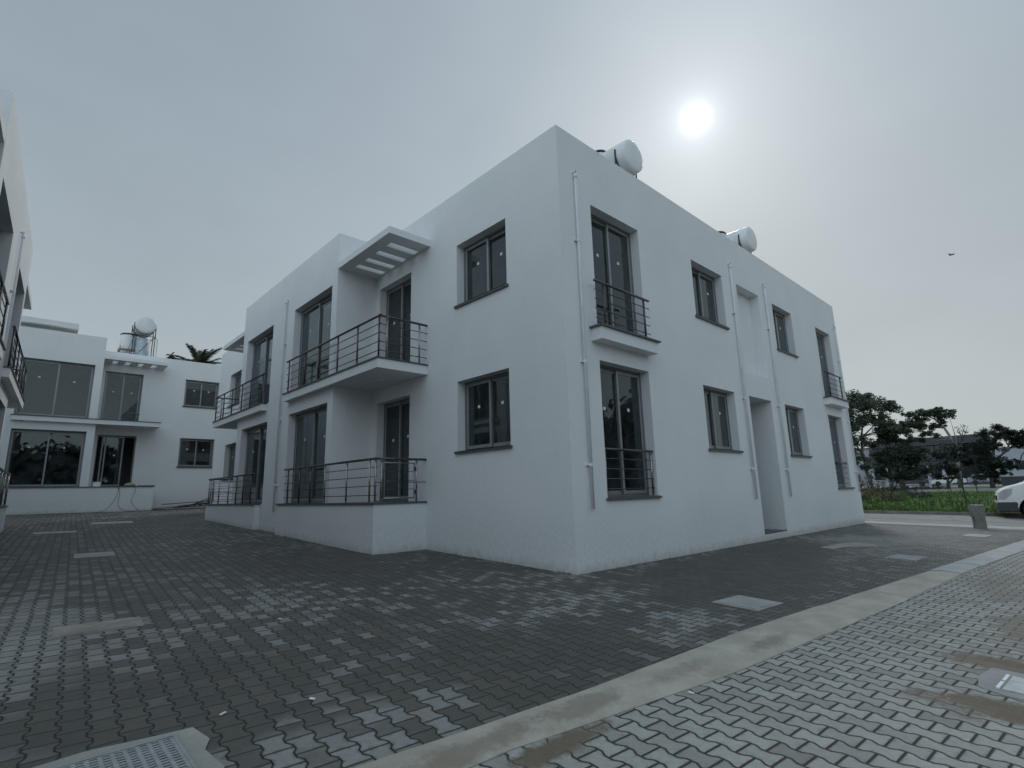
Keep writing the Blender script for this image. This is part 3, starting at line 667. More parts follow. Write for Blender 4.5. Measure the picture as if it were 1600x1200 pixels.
link('grating', bm, M['grate'], gd)
bm = bmesh.new()
for q in ((-.30, -.286, -.47, .27), (.262, .276, -.47, .27), (-.286, .262, .256, .27), (-.286, .262, -.47, -.456)): box(bm, *q, z0-.01, z0+.018)
link('frame', bm, M['grate'], gd)
# meter box at the lower right
mb = thing('meter_box', 'white lidded box sunk in the light paving at the right edge', 'meter box', (-.92, -5.08, 0), KROT)
zc = lambda x, y: Z(-.95+x, -5.1+y)
def plate(ol, dz, name, mt_):
    bm = bmesh.new(); v = [bm.verts.new((x, y, zc(x, y)+dz)) for x, y in ol]; w = [bm.verts.new((x, y, zc(x, y)-.02)) for x, y in ol]; bm.faces.new(v)
    for i in range(len(v)): k = (i+1) % len(v); bm.faces.new((v[i], w[i], w[k], v[k]))
    return link(name, bm, mt_, mb)
plate(((-.58, -.9), (.15, -.9), (.12, .20), (-.2, .23), (-.47, .18), (-.54, .02), (-.50, -.3)), .006, 'collar', M['cover'])
plate(((-.42, -.75), (-.02, -.75), (-.02, .06), (-.42, .06)), .012, 'lid', M['lid'])
plate(((-.42, .075), (-.24, .075), (-.24, .095), (-.42, .095)), .016, 'hinge_bar', M['tank'])
plate(((-.20, .075), (-.02, .075), (-.02, .095), (-.20, .095)), .016, 'hinge_bar', M['tank'])

# ------------------------------------------------------------------ upright concrete block at the end of the paving
bl = thing('concrete_post', 'rough upright concrete block standing at the end of the paving', 'concrete block', (15.72, -3.05, Z(15.72, -3.05)), R(20)); bl.scale = (.68, .68, .74)
def rough(bm, x0, x1, y0, y1, z0, z1, n=5, amp=.03, sd_=0):
    g = bmesh.new(); bmesh.ops.create_cube(g, size=1.); bmesh.ops.subdivide_edges(g, edges=g.edges[:], cuts=n, use_grid_fill=True)
    off = len(bm.verts); mp = {}
    for v in g.verts:
        p = Vector((x0+(v.co.x+.5)*(x1-x0), y0+(v.co.y+.5)*(y1-y0), z0+(v.co.z+.5)*(z1-z0)))
        d = Vector([noise.noise(p*3+Vector((sd_+k*9, 0, 0)))*amp+noise.noise(p*9+Vector((sd_+k*9, 0, 4)))*amp*.5 for k in range(3)]); mp[v] = bm.verts.new(p+d)
    for f in g.faces: bm.faces.new([mp[v] for v in f.verts])
    g.free()
bm = bmesh.new(); rough(bm, -.20, .22, -.20, .18, -.05, .50, 5, .03, 3); link('lower_block', bm, M['block'], bl)
bm = bmesh.new(); rough(bm, -.20, .21, -.26, .25, .505, .98, 6, .045, 8); link('upper_block', bm, M['block'], bl)

# ------------------------------------------------------------------ wire fence along the field
fn = thing('wire_fence', 'sagging wire fence on leaning dark posts in the field', 'fence', (0, 0, 0))
pp = [(33, 9.6, 0, .2, 1.5), (33, 6.2, 0, -.2, 1.4), (33, 3.02, 0, .36, 1.42), (33, -.67, 0, .02, 1.7), (33.3, -3.9, 0, .1, 1.5), (33.6, -7.4, 0, -.1, 1.5)]
tops = []
for x, y, dx, dy, h in pp:
    z0 = Z(x, y)+.05; t = Vector((x+dx, y-dy*.2 if dy < .3 else y-.42, z0+h)); 
    if h == 1.7: t = Vector((x, y+.10, z0+h))
    bm = bmesh.new(); tube(bm, [(x, y, z0-.1), t], .045, 6); link('post', bm, M['rust'], fn); tops.append((Vector((x, y, z0)), t))
for f in (.35, .65, .95):
    bm = bmesh.new()
    for (a, t), (b_, s) in zip(tops, tops[1:]):
        p0 = a.lerp(t, f); p1 = b_.lerp(s, f); tube(bm, [p0.lerp(p1, k/6)-Vector((0, 0, .12*math.sin(math.pi*k/6))) for k in range(7)], .008, 4)
    link('wire', bm, M['rust'], fn)
for i, (x, y, h) in enumerate(((52, 4.6, 1.2), (52, 2.6, 1.1), (52, .9, 1.2), (52, 6.8, 1.2))):
    lb = ['thin dark stake in the far field left of the silver car', 'thin dark stake in the field under the silver car', 'thin dark stake in the field right of the silver car', 'thin dark stake in the far field, leftmost of four'][i]
    bm = bmesh.new(); tube(bm, [(0, 0, -.1), (.02, .05, h*.5), (0, .03, h)], [.05, .045, .035], 6)
    o = link('wooden_stake', bm, M['rust']); o.location = (x, y, Z(x, y)+.08); tag(o, lb, 'stake', 'stakes in the far field')

# ------------------------------------------------------------------ trees
def crown(name, parent, clumps, n_per, size, mat, depth=1.2, flat=.8, seed=1):
    rnd = random.Random(seed); bm = bmesh.new(); KEEP.append(bm)
    for (dy, z_, r_) in clumps:
        subs = [(rnd.gauss(0, depth*.6*r_), dy+rnd.gauss(0, r_*.5), z_+rnd.gauss(0, r_*.42)*flat, r_*rnd.uniform(.35, .7)) for _ in range(10)]
        for i in range(int(1.5*n_per*max(r_, .3)**1.5)):
            sx, sy, sz, sr = rnd.choice(subs); v = Vector((rnd.gauss(0, 1), rnd.gauss(0, 1), rnd.gauss(0, 1))).normalized()*sr*rnd.random()**.45
            c = Vector((sx, sy, sz))+Vector((v.x, v.y, v.z*flat)); a = Vector((rnd.gauss(0, 1), rnd.gauss(0, 1), rnd.gauss(0, .7))).normalized(); b_ = a.cross(Vector((rnd.gauss(0, 1), rnd.gauss(0, 1), rnd.gauss(0, 1)))).normalized()
            s = size*rnd.uniform(.6, 1.3); w = s*rnd.uniform(.25, .5)
            bm.faces.new([bm.verts.new(c-a*s), bm.verts.new(c+b_*w), bm.verts.new(c+a*s), bm.verts.new(c-b_*w)])
    return link(name, bm, mat, parent)
def tree(name, label, x, y0, base, clumps, limbs, leaf, bark, n_per=330, size=.16, cat='tree', tr=.2, seed=1, depth=1.2, flat=.8):
    T = thing(name, label, cat, (x, y0, base)); cl = [(a-y0, b_-base, r_*1.12) for a, b_, r_ in clumps]
    bm = bmesh.new()
    for pts, r0, r1 in limbs: tube(bm, [Vector((p[0]-x, p[1]-y0, p[2]-base)) for p in pts], [r0+(r1-r0)*i/(len(pts)-1) for i in range(len(pts))], 7)
    rnd = random.Random(seed+50)
    for a, b_, r_ in cl:      # a fine branch into every clump
        src = min(((Vector((p[0]-x, p[1]-y0, p[2]-base))) for pts, _, _ in limbs for p in pts[1:]), key=lambda q: (q-Vector((0, a, b_))).length + (0 if q.z < b_ else 2))
        e = Vector((rnd.uniform(-.5, .5), a, b_)); mid = src.lerp(e, .5)+Vector((rnd.uniform(-.2, .2), rnd.uniform(-.2, .2), -.1)); tube(bm, [src, mid, e], [.06, .04, .015], 5)
    link('trunk', bm, bark, T, True)
    crown('crown', T, cl, n_per, size, leaf, depth, flat, seed)
    return T
A = [(12.65, 11.18, 1.22), (11.57, 9.98, 1.31), (13.51, 9.02, 1.24), (12.52, 8.1, 1.21), (10.86, 8.31, .9), (9.95, 9.6, .8), (9.3, 9.7, .5), (13.97, 6.65, 1.1), (13.04, 5.77, .81), (13.66, 3.76, .68), (13.13, 2.64, .54), (13.57, 10.66, 1.1), (14.53, 5.09, .7), (10.1, 7.4, .8), (14.6, 8., 1.1), (14.9, 10, 1.), (9.84, 7.18, 1.0), (8.94, 6.9, .86), (12.2, 10.6, 1.0), (15.2, 6.4, 1.)]
tree('eucalyptus_tree', 'tall eucalyptus with a thin trunk, right behind the main block', 70, 12.6, -.35, A,
     [([(70, 12.5, -.35), (70, 12.9, 2), (70, 13.1, 4.2), (70, 12.9, 6.4), (70, 12.4, 8.5), (70, 12.1, 10)], .22, .05), ([(70, 13.1, 4.2), (70, 13.8, 6.), (70, 14., 8.)], .12, .04), ([(70, 12.9, 6.2), (70, 11.4, 7.6), (70, 10.4, 9.)], .10, .03)], M['leaf_a'], M['bark'], 520, .17, seed=3)
Bc = [(11.01, 5.68, .91), (9.95, 4.81, 1.15), (8.73, 4.34, 1.11), (11.55, 3.76, .92), (10.54, 2.92, 1.15), (9.26, 2.85, 1.12), (7.91, 3.52, .85), (7.82, 2.02, .84), (11.67, 1.97, .79), (10.4, 1.6, .89), (9.13, 1.55, .86), (8.15, 5.7, .5), (9.07, 5.52, .75), (11.2, 7., .8), (10.3, 6.2, .9), (7.4, 4.4, .6)]
tree('evergreen_tree', 'dense dark bushy tree between the thin eucalyptus and the umbrella shaped tree', 72, 10, -.3, Bc,
     [([(72, 10, -.3), (72, 10, 1.2), (72, 10.1, 3), (72, 10.3, 4.6)], .25, .07), ([(72, 10, 1.2), (72, 8.9, 2.8), (72, 8.4, 4.)], .14, .04)], M['leaf_m'], M['bark'], 560, .17, seed=5)
Cc = [(9.03, 9.27, .67), (8.44, 8.61, .79), (7.51, 9.08, .78), (6.63, 9.22, .76), (6.13, 9.56, .5), (5.62, 8.69, .62), (5.13, 9.03, .61), (8.03, 7.74, .65), (7.67, 6.64, .58), (6.74, 7.6, .63), (6.79, 6.4, .38), (9.03, 7.85, .67), (9.66, 8.17, .54), (5.93, 7.92, .5), (8.3, 5.88, .39), (9.9, 7.2, .6), (10.3, 7.9, .5)]
tree('umbrella_tree', 'umbrella shaped tree with bare slanting limbs above the dark building', 78, 5.3, -.25, Cc,
     [([(78, 5.33, -.25), (78, 5.2, 2.2), (78, 5.04, 4.27), (78, 5.3, 5.8), (78, 5.8, 7.2), (78, 6.6, 8.4), (78, 7.4, 9)], .26, .06), ([(78, 5.04, 4.27), (78, 4.9, 6.), (78, 5.1, 8.4)], .1, .03), ([(78, 5.8, 7.2), (78, 7.2, 7.5), (78, 8.6, 8.4)], .1, .04), ([(78, 5.3, 5.6), (78, 6.8, 6.6), (78, 8, 7.)], .08, .03)], M['leaf_c'], M['bark_pale'], 560, .17, seed=7, flat=.7)
Dc = [(.63, 4.96, .55), (-.11, 5.2, .63), (-.82, 4.9, .62), (-1.51, 4.75, .6), (-2., 4.6, .59), (1., 4.07, .55), (.34, 3.83, .64), (.73, 2.82, .73), (1.21, 1.81, .65), (.23, 2.18, .63), (-.56, 2.32, .44), (-1.3, 4.3, .44), (.29, 1.16, .44), (1.7, 1.04, .46), (-1.66, 3.9, .43), (-2.46, 4.3, .67), (-.82, 1.95, .35), (-.22, 1.56, .35), (-3.1, 4.4, .7), (.9, 1., .5), (1.4, 2.6, .5), (1.3, 3.4, .5)]
tree('pine_tree', 'broad dark pine at the right, spreading over the white van', 62, .8, -.4, Dc,
     [([(62, .9, -.4), (62, .8, 1.), (62, .5, 2.6), (62, .2, 3.8), (62, -.2, 5.)], .22, .06), ([(62, .5, 2.4), (62, -.9, 3.6), (62, -2.2, 4.3)], .1, .04), ([(62, .8, 1.), (62, 1.3, 2.4)], .1, .04), ([(62, -1.1, 1.5), (62, -1.6, 2.9), (62, -2.4, 3.9)], .05, .04)], M['leaf_d'], M['bark'], 1150, .11, seed=9)
Mc = [(4.89, 3.52, .64), (4.04, 3.8, .73), (3.33, 3.28, .62), (4.82, 2.16, .63), (4.08, 1.79, .63), (2.89, 2.72, .6), (2.24, 3.67, .5), (2.95, 4.05, .41), (5.35, 1.18, .43), (2.2, 2.4, .6)]
tree('cypress_tree', 'dark tree with a forked trunk standing before the dark glass building', 66, 4.6, -.4, Mc,
     [([(66, 4.9, -.4), (66, 4.7, .8), (66, 4.3, 2.), (66, 3.9, 3.6)], .16, .05), ([(66, 4.8, .3), (66, 4.0, 1.2), (66, 3.2, 2.4)], .10, .04)], M['leaf_d'], M['bark'], 620, .13, seed=11)
tree('bare_tree', 'small thin leafless tree rising above the dark building roof', 80, 4.6, -.2, [(4.72, 7.2, .35), (4.1, 7.3, .35), (4.4, 6.6, .4), (3.9, 6.7, .3)],
     [([(80, 5.4, -.2), (80, 5., 3.), (80, 4.6, 5.5), (80, 4.6, 6.4), (80, 4.75, 7.3)], .09, .02), ([(80, 4.6, 5.5), (80, 4.1, 6.6), (80, 3.7, 7.5)], .05, .015), ([(80, 4.5, 6), (80, 4.2, 7.4)], .03, .012)], M['leaf_m'], M['bark'], 90, .10, seed=13)
tree('dry_bush', 'dry brown twiggy bush at the field edge beside the main block', 34, 3.7, -.62, [(4.4, -.1, .5), (3.9, .3, .5), (3.4, .0, .5), (3.0, -.2, .4), (4.6, -.4, .4), (3.5, .6, .35), (4.2, .7, .35), (2.7, -.4, .3)],
     [([(34, 3.7, -.7), (34, 3.5, .0), (34, 3.3, .9)], .03, .01), ([(34, 3.8, -.7), (34, 4.1, .1), (34, 4.3, 1.)], .03, .01), ([(34, 3.7, -.7), (34, 3.0, -.1), (34, 2.6, .5)], .025, .01), ([(34, 3.9, -.7), (34, 4.7, -.1)], .02, .01)], M['leaf_dry'], M['bark'], 420, .07, 'bush', seed=15)
tree('shrub', 'low green shrub in the field right of the dry bush', 40, 3.2, -.55, [(3.2, -.1, .35), (2.7, -.2, .35), (2.2, -.25, .3), (3.7, -.2, .3)], [([(40, 3., -.6), (40, 2.9, 0)], .03, .01)], M['leaf_m'], M['bark'], 800, .06, 'shrub', seed=17)
tree('hedge', 'dark low hedge along the far side of the field', 63, 6.5, -.4, [(13-1.0*k, .05+.15*math.sin(k*1.7), .5) for k in range(9)], [([(63, 6.5, -.5), (63, 6.5, 0)], .05, .03)], M['leaf_m'], M['bark'], 500, .1, 'hedge', seed=19)
# wood across the road behind the camera: it shows as the dark band reflected in the lower windows
rw_ = random.Random(77); W_ = []
for k in range(96):
    a = R(205+(k % 48)*2.6); d = rw_.uniform(44, 52); W_.append((d*math.cos(a), d*math.sin(a), rw_.uniform(.8, 3.0)+(k//48)*4.2, rw_.uniform(2.0, 3.2)))
bm = bmesh.new()
for x, y, z_, r_ in W_:
    for i in range(300):
        v = Vector((rw_.gauss(0, .5), rw_.gauss(0, .5), rw_.gauss(0, .45)))*r_; c = Vector((x, y, z_))+v
        a = Vector((rw_.gauss(0, 1), rw_.gauss(0, 1), rw_.gauss(0, 1))).normalized(); b_ = a.orthogonal().normalized(); q = rw_.uniform(.35, .8)
        bm.faces.new([bm.verts.new(c-a*q), bm.verts.new(c+b_*q*.6), bm.verts.new(c+a*q), bm.verts.new(c-b_*q*.6)])
KEEP.append(bm)
tag(link('wood', bm, M['leaf_m']), 'dark wood across the road, seen only as reflections in the lower windows', 'wood', kind='stuff')
# palm behind the far block
pl = thing('palm_tree', 'palm whose crown shows above the far block roof', 'palm tree', (5.3, 50, 0))
bm = bmesh.new(); tube(bm, [(0, 0, 0), (.1, 0, 5), (0, 0, 10), (.05, 0, 12.85)], [.32, .25, .24, .28], 10); link('trunk', bm, M['bark'], pl, True)
rnd = random.Random(4); bm = bmesh.new(); KEEP.append(bm)
for k in range(38):
    az = 2*math.pi*k/38+rnd.uniform(-.1, .1); el = rnd.uniform(.0, 1.3); L = rnd.uniform(2.4, 3.1); p = Vector((0, 0, 12.75)); d = Vector((math.cos(az)*math.cos(el), math.sin(az)*math.cos(el), math.sin(el))); prev = p
    s = d.cross(Vector((0, 0, 1))).normalized(); pts = [p]
    for i in range(12):
        d = (d+Vector((0, 0, -.085))).normalized(); q = pts[-1]+d*L/12; pts.append(q)
        if i > 1:
            for sg in (-1, 1):
                for t_ in (.0, .25, .5, .75):
                    o_ = pts[-2].lerp(q, t_); ll = .55*math.sin(math.pi*(i+1)/13.5)+.12; e = o_+s*sg*ll*.62+d*ll*.65+Vector((0, 0, rnd.uniform(-.15, .05)))
                    w = d*.06; bm.faces.new([bm.verts.new(o_-w), bm.verts.new(e), bm.verts.new(o_+w)])
    for a, c in zip(pts, pts[1:]): bm.faces.new([bm.verts.new(a-s*.03), bm.verts.new(a+s*.03), bm.verts.new(c+s*.02), bm.verts.new(c-s*.02)])
link('crown', bm, M['palm'], pl)

# ------------------------------------------------------------------ buildings beyond the field
DX = 118.
db = thing('office_building', 'long dark glass fronted building with pale ground floor columns', 'building', (DX, 0, 0))
def bx(name, mat, parent, *q):
    bm = bmesh.new(); box(bm, *q); return link(name, bm, mat, parent)
y0, y1 = 5.6, 23.4
bx('wall', M['facade'], db, 1, 14, y0, y1, -.2, 8.6)
bx('fascia', M['facade'], db, -.3, .99, y0-.3, y1, 7.3, 8.75)
bx('fascia', M['facade'], db, -.3, .99, y0-.3, y1, 3.7, 4.3)
for k in range(12):
    a = y0+.3+k*1.5; bx('window', M['facade_glass'], db, .6, .99, a, a+1.36, 4.4, 7.2)
    if k % 2 == 0: bx('window', M['facade_glass'], db, .75, .99, a, a+2.6, 1.4, 3.6)
for k in range(7): bx('column', M['pale_wall'], db, -.2, .2, y0+4.4+k*2.2, y0+4.9+k*2.2, -.2, 3.69)
bx('plinth_wall', M['pale_wall'], db, .3, .7, y0+6, y1, -.2, 1.2)
pw = thing('white_house', 'pale building showing between the trunks beside the main block', 'building', (122, 24, 0))
bx('wall', M['pale_wall'], pw, 0, 9, -1.2, 12, -.3, 7.6)
for k in range(4):
    for z0 in (1., 4.4): bx('window', M['facade_glass'], pw, -.05, -.001, .2+k*2.6, 1.5+k*2.6, z0, z0+1.5)
bx('roof', M['facade'], pw, -.2, 9.2, -1.4, 12.2, 7.602, 7.8)
rw = thing('white_house', 'pale windowless building behind the broad dark pine', 'building', (110, 0, 0))
bx('wall', M['pale_wall'], rw, 0, 10, -12, 4.6, -.3, 5.6); bx('parapet', M['pale_wall'], rw, -.1, 10.1, -12.1, 4.7, 5.602, 5.85)
for k in range(5): bx('window', M['facade_glass'], rw, -.05, -.001, -11+k*3, -9.8+k*3, 2.2, 3.6)
lw = thing('boundary_wall', 'low dark boundary wall to the right of the silver car', 'wall', (95, 0, 0)); bx('wall', M['facade'], lw, 0, .3, -8, 3.0, -.3, 1.05); bx('cap', M['block'], lw, -.05, .35, -8.05, 3.05, 1.052, 1.15)
for k in range(3): bx('pier', M['block'], lw, -.1, -.002, -6.5+3.2*k, -6.1+3.2*k, -.3, 1.04)

# ------------------------------------------------------------------ vehicles
def wheel(parent, x, y, r_, w, side):
    bm = bmesh.new(); lathe(bm, [(r_*.62, -w/2), (r_*.9, -w/2), (r_, -w/2+.03), (r_, w/2-.03), (r_*.9, w/2), (r_*.62, w/2)], 'Y', 32, (x, y, r_)); wh = link('wheel', bm, M['tyre'], parent, True)
    bm = bmesh.new(); s = side; lathe(bm, [(r_*.63, (w/2-.06)*s), (r_*.62, (w/2-.004)*s), (r_*.55, (w/2-.03)*s), (r_*.45, (w/2-.05)*s), (r_*.25, (w/2-.01)*s), (.03, (w/2)*s)], 'Y', 28, (x, y, r_))
    for k in range(8):
        a = k*math.pi/4; tube(bm, [(x+r_*.4*math.cos(a), y+(w/2-.045)*s, r_+r_*.4*math.sin(a)), (x+r_*.4*math.cos(a), y+(w/2-.03)*s, r_+r_*.4*math.sin(a))], .022, 6)
    link('rim', bm, M['hub'], wh, True)
def arc(cx, cz, r_, a0, a1, n=10): return [(cx+r_*math.cos(R(a0+(a1-a0)*k/n)), cz+r_*math.sin(R(a0+(a1-a0)*k/n))) for k in range(n+1)]
vp = Vector((23.5, -2.82)); vdir = Vector((-.15, .99)).normalized()
van = thing('delivery_van', 'white panel van parked by the field, only its nose in view', 'van', (vp.x, vp.y, Z(vp.x, vp.y)), math.atan2(vdir.y, vdir.x))
Wd = .98
prof = [(-.02, .48), (-.0, .66), (-.03, .86), (-.08, 1.02), (-.22, 1.14), (-.5, 1.25), (-.82, 1.34), (-1.02, 1.42), (-1.72, 2.22), (-1.95, 2.38), (-2.5, 2.46), (-5.7, 2.46), (-5.86, 2.35), (-5.9, 1.2), (-5.9, .42)]
prof += [(-4.97, .42)] + arc(-4.55, .36, .44, 172, 8)[::1][::-1][::-1] + [(-1.5, .42)] + arc(-1.02, .36, .44, 172, 8) + [(-.3, .42)]
pr = [];
for q in prof: pr.append(q)
bm = bmesh.new(); prism(bm, pr, lambda u, v, t: Vector((u, t*(1. if v < 1.45 else 1-.10*(v-1.45)/1.) - 0, v)), -Wd, Wd)
o = link('body', bm, M['van'], van); bev(o, .05, 3); o.data.polygons.foreach_set('use_smooth', [True]*len(o.data.polygons))
bm = bmesh.new(); prism(bm, [(.03, .28), (.05, .42), (.045, .60), (-.0, .64), (-.55, .64), (-.60, .5), (-.58, .26)], lambda u, v, t: Vector((u, t, v)), -Wd-.012, Wd+.012); bev(link('bumper', bm, M['bumper'], van), .03, 2)
for s in (-1, 1):
    bm = bmesh.new(); prism(bm, [(-.01, .74), (-.06, 1.0), (-.20, 1.12), (-.50, 1.17), (-.42, .92), (-.20, .72)], lambda u, v, t: Vector((u, t, v)), s*(Wd-.12), s*(Wd+.008)); bev(link('headlight', bm, M['lamp'], van), .015, 2)
    bm = bmesh.new(); prism(bm, [(-1.14, 1.40), (-1.72, 2.06), (-2.25, 2.12), (-2.30, 1.40)], lambda u, v, t: Vector((u, t*(1-.06*(max(v, 1.45)-1.45)), v)), s*(Wd-.05), s*(Wd+.004)); link('side_window', bm, M['carglass'], van)
    bm = bmesh.new(); prism(bm, [(-1.1, .45), (-2.4, .45), (-2.4, .60), (-1.48, .60)], lambda u, v, t: Vector((u, t, v)), s*(Wd-.02), s*(Wd+.015)); link('trim', bm, M['bumper'], van)
    bm = bmesh.new(); prism(bm, [(-1.22, 1.42), (-1.20, 1.78), (-1.36, 1.80), (-1.36, 1.42)], lambda u, v, t: Vector((u, t, v)), s*(Wd+.05), s*(Wd+.28)); bev(link('mirror', bm, M['black'], van), .03, 2)
    bm = bmesh.new(); tube(bm, [(x_, s*(Wd+.006), z_) for x_, z_ in arc(-1.02, .36, .47, 175, 5, 14)], .022, 6); link('wheel_arch', bm, M['van'], van, True)
    for xw_ in (-1.02, -4.55): wheel(van, xw_, s*(Wd-.13), .345, .22, s)
bm = bmesh.new(); prism(bm, [(-1.06, 1.475), (-1.66, 2.165), (-1.685, 2.145), (-1.09, 1.45)], lambda u, v, t: Vector((u-.02, t, v+.012)), -Wd*.9, Wd*.9); link('windscreen', bm, M['carglass'], van)
bm = bmesh.new(); box(bm, -.06, .012, -.45, .45, .70, .88); link('grille', bm, M['black'], van)

def car(name, label, loc, rz, paint, tall=1.55):
    C_ = thing(name, label, 'car', loc, rz)
    k = tall/1.55
    pr = [(2.25, .35), (2.3, .6), (2.2, .82*k), (1.2, .98*k), (.55, 1.45*k), (-.1, 1.55*k), (-1.5, 1.52*k), (-2.05, 1.05*k), (-2.3, .95*k), (-2.32, .38), (-1.85, .32)]+arc(-1.4, .32, .38, 175, 5, 8)+arc(1.4, .32, .38, 175, 5, 8)
    bm = bmesh.new(); prism(bm, pr, lambda u, v, t: Vector((u, t*(1 if v < 1. else .86), v)), -.88, .88); bev(link('body', bm, paint, C_), .05, 2)
    for s in (-1, 1):
        for q in ([(1.0, 1.0*k), (.5, 1.37*k), (-.1, 1.44*k), (-.1, 1.0*k)], [(-.2, 1.0*k), (-.2, 1.44*k), (-1.4, 1.42*k), (-1.75, 1.05*k)]):
            bm = bmesh.new(); prism(bm, q, lambda u, v, t: Vector((u, t, v)), s*.76, s*.865); link('window', bm, M['carglass'], C_)
        for x_ in (-1.4, 1.4): wheel(C_, x_, s*.78, .33, .2, s)
    return C_
car('parked_car', 'silver estate car parked before the dark building', (106, 5.6, Z(106, 5.6)), R(-84), M['silver'], 1.7)
car('parked_car', 'white car half hidden behind the forked dark tree', (108, 10.6, Z(108, 10.6)), R(95), M['van'])
car('parked_car', 'dark car parked between the pale columns', (110, 16., Z(110, 16)), R(95), M['bumper'])

# dry weeds and grit at the foot of the walls
bm = bmesh.new(); KEEP.append(bm); rg = random.Random(5)
def foot():
    t = rg.random()
    if t < .45: return (-.03-abs(rg.gauss(0, .03)), rg.uniform(0, 4.1))
    if t < .75: return (-1.28-abs(rg.gauss(0, .03)), rg.uniform(4.1, 9.3))
    return (rg.uniform(0, 15), -.02-abs(rg.gauss(0, .02)))
for i in range(1500):
    x, y = foot()
    if noise.noise(Vector((x*2.1, y*2.1, 3))) < .12: continue
    c = Vector((x, y, Z(x, y))); h = rg.uniform(.01, .05); a = rg.uniform(0, 6.28); w = Vector((math.cos(a), math.sin(a), 0))*rg.uniform(.002, .006)
    t = c+Vector((rg.gauss(0, .02), rg.gauss(0, .02), h)); bm.faces.new([bm.verts.new(c-w), bm.verts.new(c+w), bm.verts.new(t)])
for i in range(700):
    x, y = foot(); c = Vector((x, y, Z(x, y)+.002)); q = rg.uniform(.003, .012); v = [bm.verts.new(c+Vector((rg.uniform(-q, q), rg.uniform(-q, q), rg.uniform(0, q)))) for _ in range(4)]
    for f in ((0, 1, 2), (0, 2, 3), (0, 3, 1), (1, 3, 2)): bm.faces.new([v[k] for k in f])
tag(link('weeds', bm, M['leaf_dry']), 'dry weeds and grit along the foot of the main block walls', 'weeds', kind='stuff')

# ------------------------------------------------------------------ things on the far terrace, rubbish, bird
zt_ = .853+.581
bm = bmesh.new(); rough(bm, -.13, .13, -.1, .1, 0, .2, 2, .01, 2); o = link('small_box', bm, M['tank']); o.location = (-3.72, 24.45, zt_); tag(o, 'small white box on the far terrace by the open door', 'box')
bm = bmesh.new(); lathe(bm, [(.17, 0), (.19, .06), (.12, .13), (.04, .16)], 'Z', 14); o = link('cement_bag', bm, M['cover_warm'], smooth=True); o.location = (-2.5, 24.45, zt_); o.scale = (1.2, .8, 1); tag(o, 'crumpled beige bag slumped on the far terrace', 'bag')
bm = bmesh.new(); obox(bm, Vector((0, 0, .02)), Vector((1, 0, 0)), Vector((0, 1, 0)), Vector((0, 0, 1)), .34, .09, .018); o = link('loose_board', bm, M['wood']); o.location = (-1.85, 24.5, zt_); tag(o, 'short brown board lying on the right end of the far terrace', 'board')
wp = thing('plank_pile', 'heap of dark planks leaning at the foot of the far block', 'planks', (.55, 25.05, Z(.55, 25.)))
for i in range(9):
    bm = bmesh.new(); a = R(random.uniform(-14, 14)); t = R([4, 3, 16, 22, 5, 12, 2, 8, 3][i]); ax = Vector((math.cos(a)*math.cos(t), math.sin(a)*.5, math.sin(t))).normalized(); ay = Vector((0, 0, 1)).cross(ax).normalized(); az = ax.cross(ay)
    L = [.9, .8, .55, .5, 1., .45, .7, .4, 1.1][i]; obox(bm, Vector((random.uniform(-.35, .45)-(.7 if i in (0, 8) else 0), random.uniform(-.15, .25), .05+L*math.sin(t)+.025*i)), ax, ay, az, L, .10, .016)
    link('plank', bm, M['board_dark'] if i % 3 else M['wood'], wp)
cb = thing('cable', 'thin black cables trailing down the far terrace wall to the ground', 'cable', (0, 0, 0))
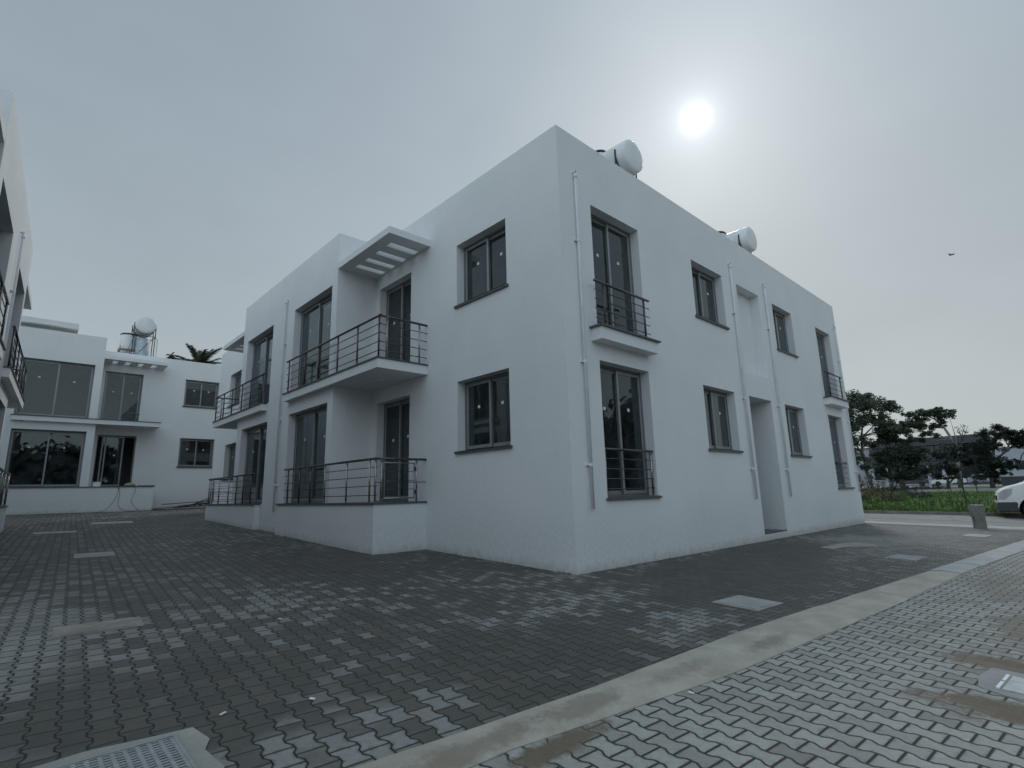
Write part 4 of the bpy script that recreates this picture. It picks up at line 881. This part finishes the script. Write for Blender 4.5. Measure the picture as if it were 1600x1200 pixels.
for pts in ([(-2.95, 24.3, 1.44), (-2.93, 24.24, 1.2), (-3.05, 24.22, .8), (-3.45, 24.1, .36), (-4.4, 24.0, .33), (-4.9, 24.1, .33), (-5.4, 24.05, .33)], [(-2.9, 24.3, 1.44), (-2.86, 24.24, 1.1), (-2.88, 24.2, .6), (-2.6, 24.1, .35), (-2.1, 24.1, .34)], [(-2.35, 24.3, 1.44), (-2.3, 24.24, 1.2), (-2.4, 24.22, .75), (-2.1, 24.1, .36), (-1.7, 24.05, .34), (-1.2, 24.2, .35)]):
    bm = bmesh.new(); ps = [Vector(p) for p in pts]; sm_ = []
    for i in range(len(ps)-1):
        p0, p1, p2, p3 = ps[max(i-1, 0)], ps[i], ps[i+1], ps[min(i+2, len(ps)-1)]
        for k in range(5):
            t = k/5; sm_.append(.5*((2*p1)+(p2-p0)*t+(2*p0-5*p1+4*p2-p3)*t*t+(3*p1-p0-3*p2+p3)*t**3))
    tube(bm, sm_+[ps[-1]], .008, 5); link('strand', bm, M['black'], cb, True)
rnd = random.Random(21)
for i, (x, y, lb) in enumerate(((-5.45, -1.75, 'tiny white scrap of paper beside the grate collar'), (-4.95, -1.9, 'tiny white stick on the dark pavers, bottom middle'), (-4.35, .35, 'tiny pale crumb of plaster in the middle of the yard'), (-3.0, -3.55, 'tiny white stone on the light pavers next to the kerb'))):
    bm = bmesh.new(); rough(bm, -.02, .02, -.008, .008, 0, .008, 2, .006, i*3); o = link('litter', bm, M['sticker']); o.location = (x, y, Z(x, y)+.004); o.rotation_euler = (0, 0, rnd.uniform(0, 3)); tag(o, lb, 'litter', 'scraps on the paving')
bd = thing('flying_bird', 'small dark bird flying alone in the sky at the right', 'bird', (68.2, 1.0, 25.7), R(60))
bm = bmesh.new(); lathe(bm, [(.01, -.22), (.05, -.15), (.075, 0), (.06, .12), (.045, .17), (.04, .2), (.01, .26)], 'X', 12)
for s in (-1, 1):
    v = [bm.verts.new(p) for p in ((.08, .04*s, .02), (.14, .28*s, .14), (.04, .55*s, .06), (-.04, .3*s, .12), (-.08, .04*s, .02))]; w = [bm.verts.new(q.co-Vector((0, 0, .012))) for q in v]
    bm.faces.new(v); bm.faces.new(w[::-1])
    for i in range(5): k = (i+1) % 5; bm.faces.new((v[i], v[k], w[k], w[i]))
prism(bm, [(-.2, -.03), (-.36, -.07), (-.36, .07), (-.2, .03)], lambda u, v, t: Vector((u, v, t)), -.01, .01); link('body', bm, M['black'], bd)
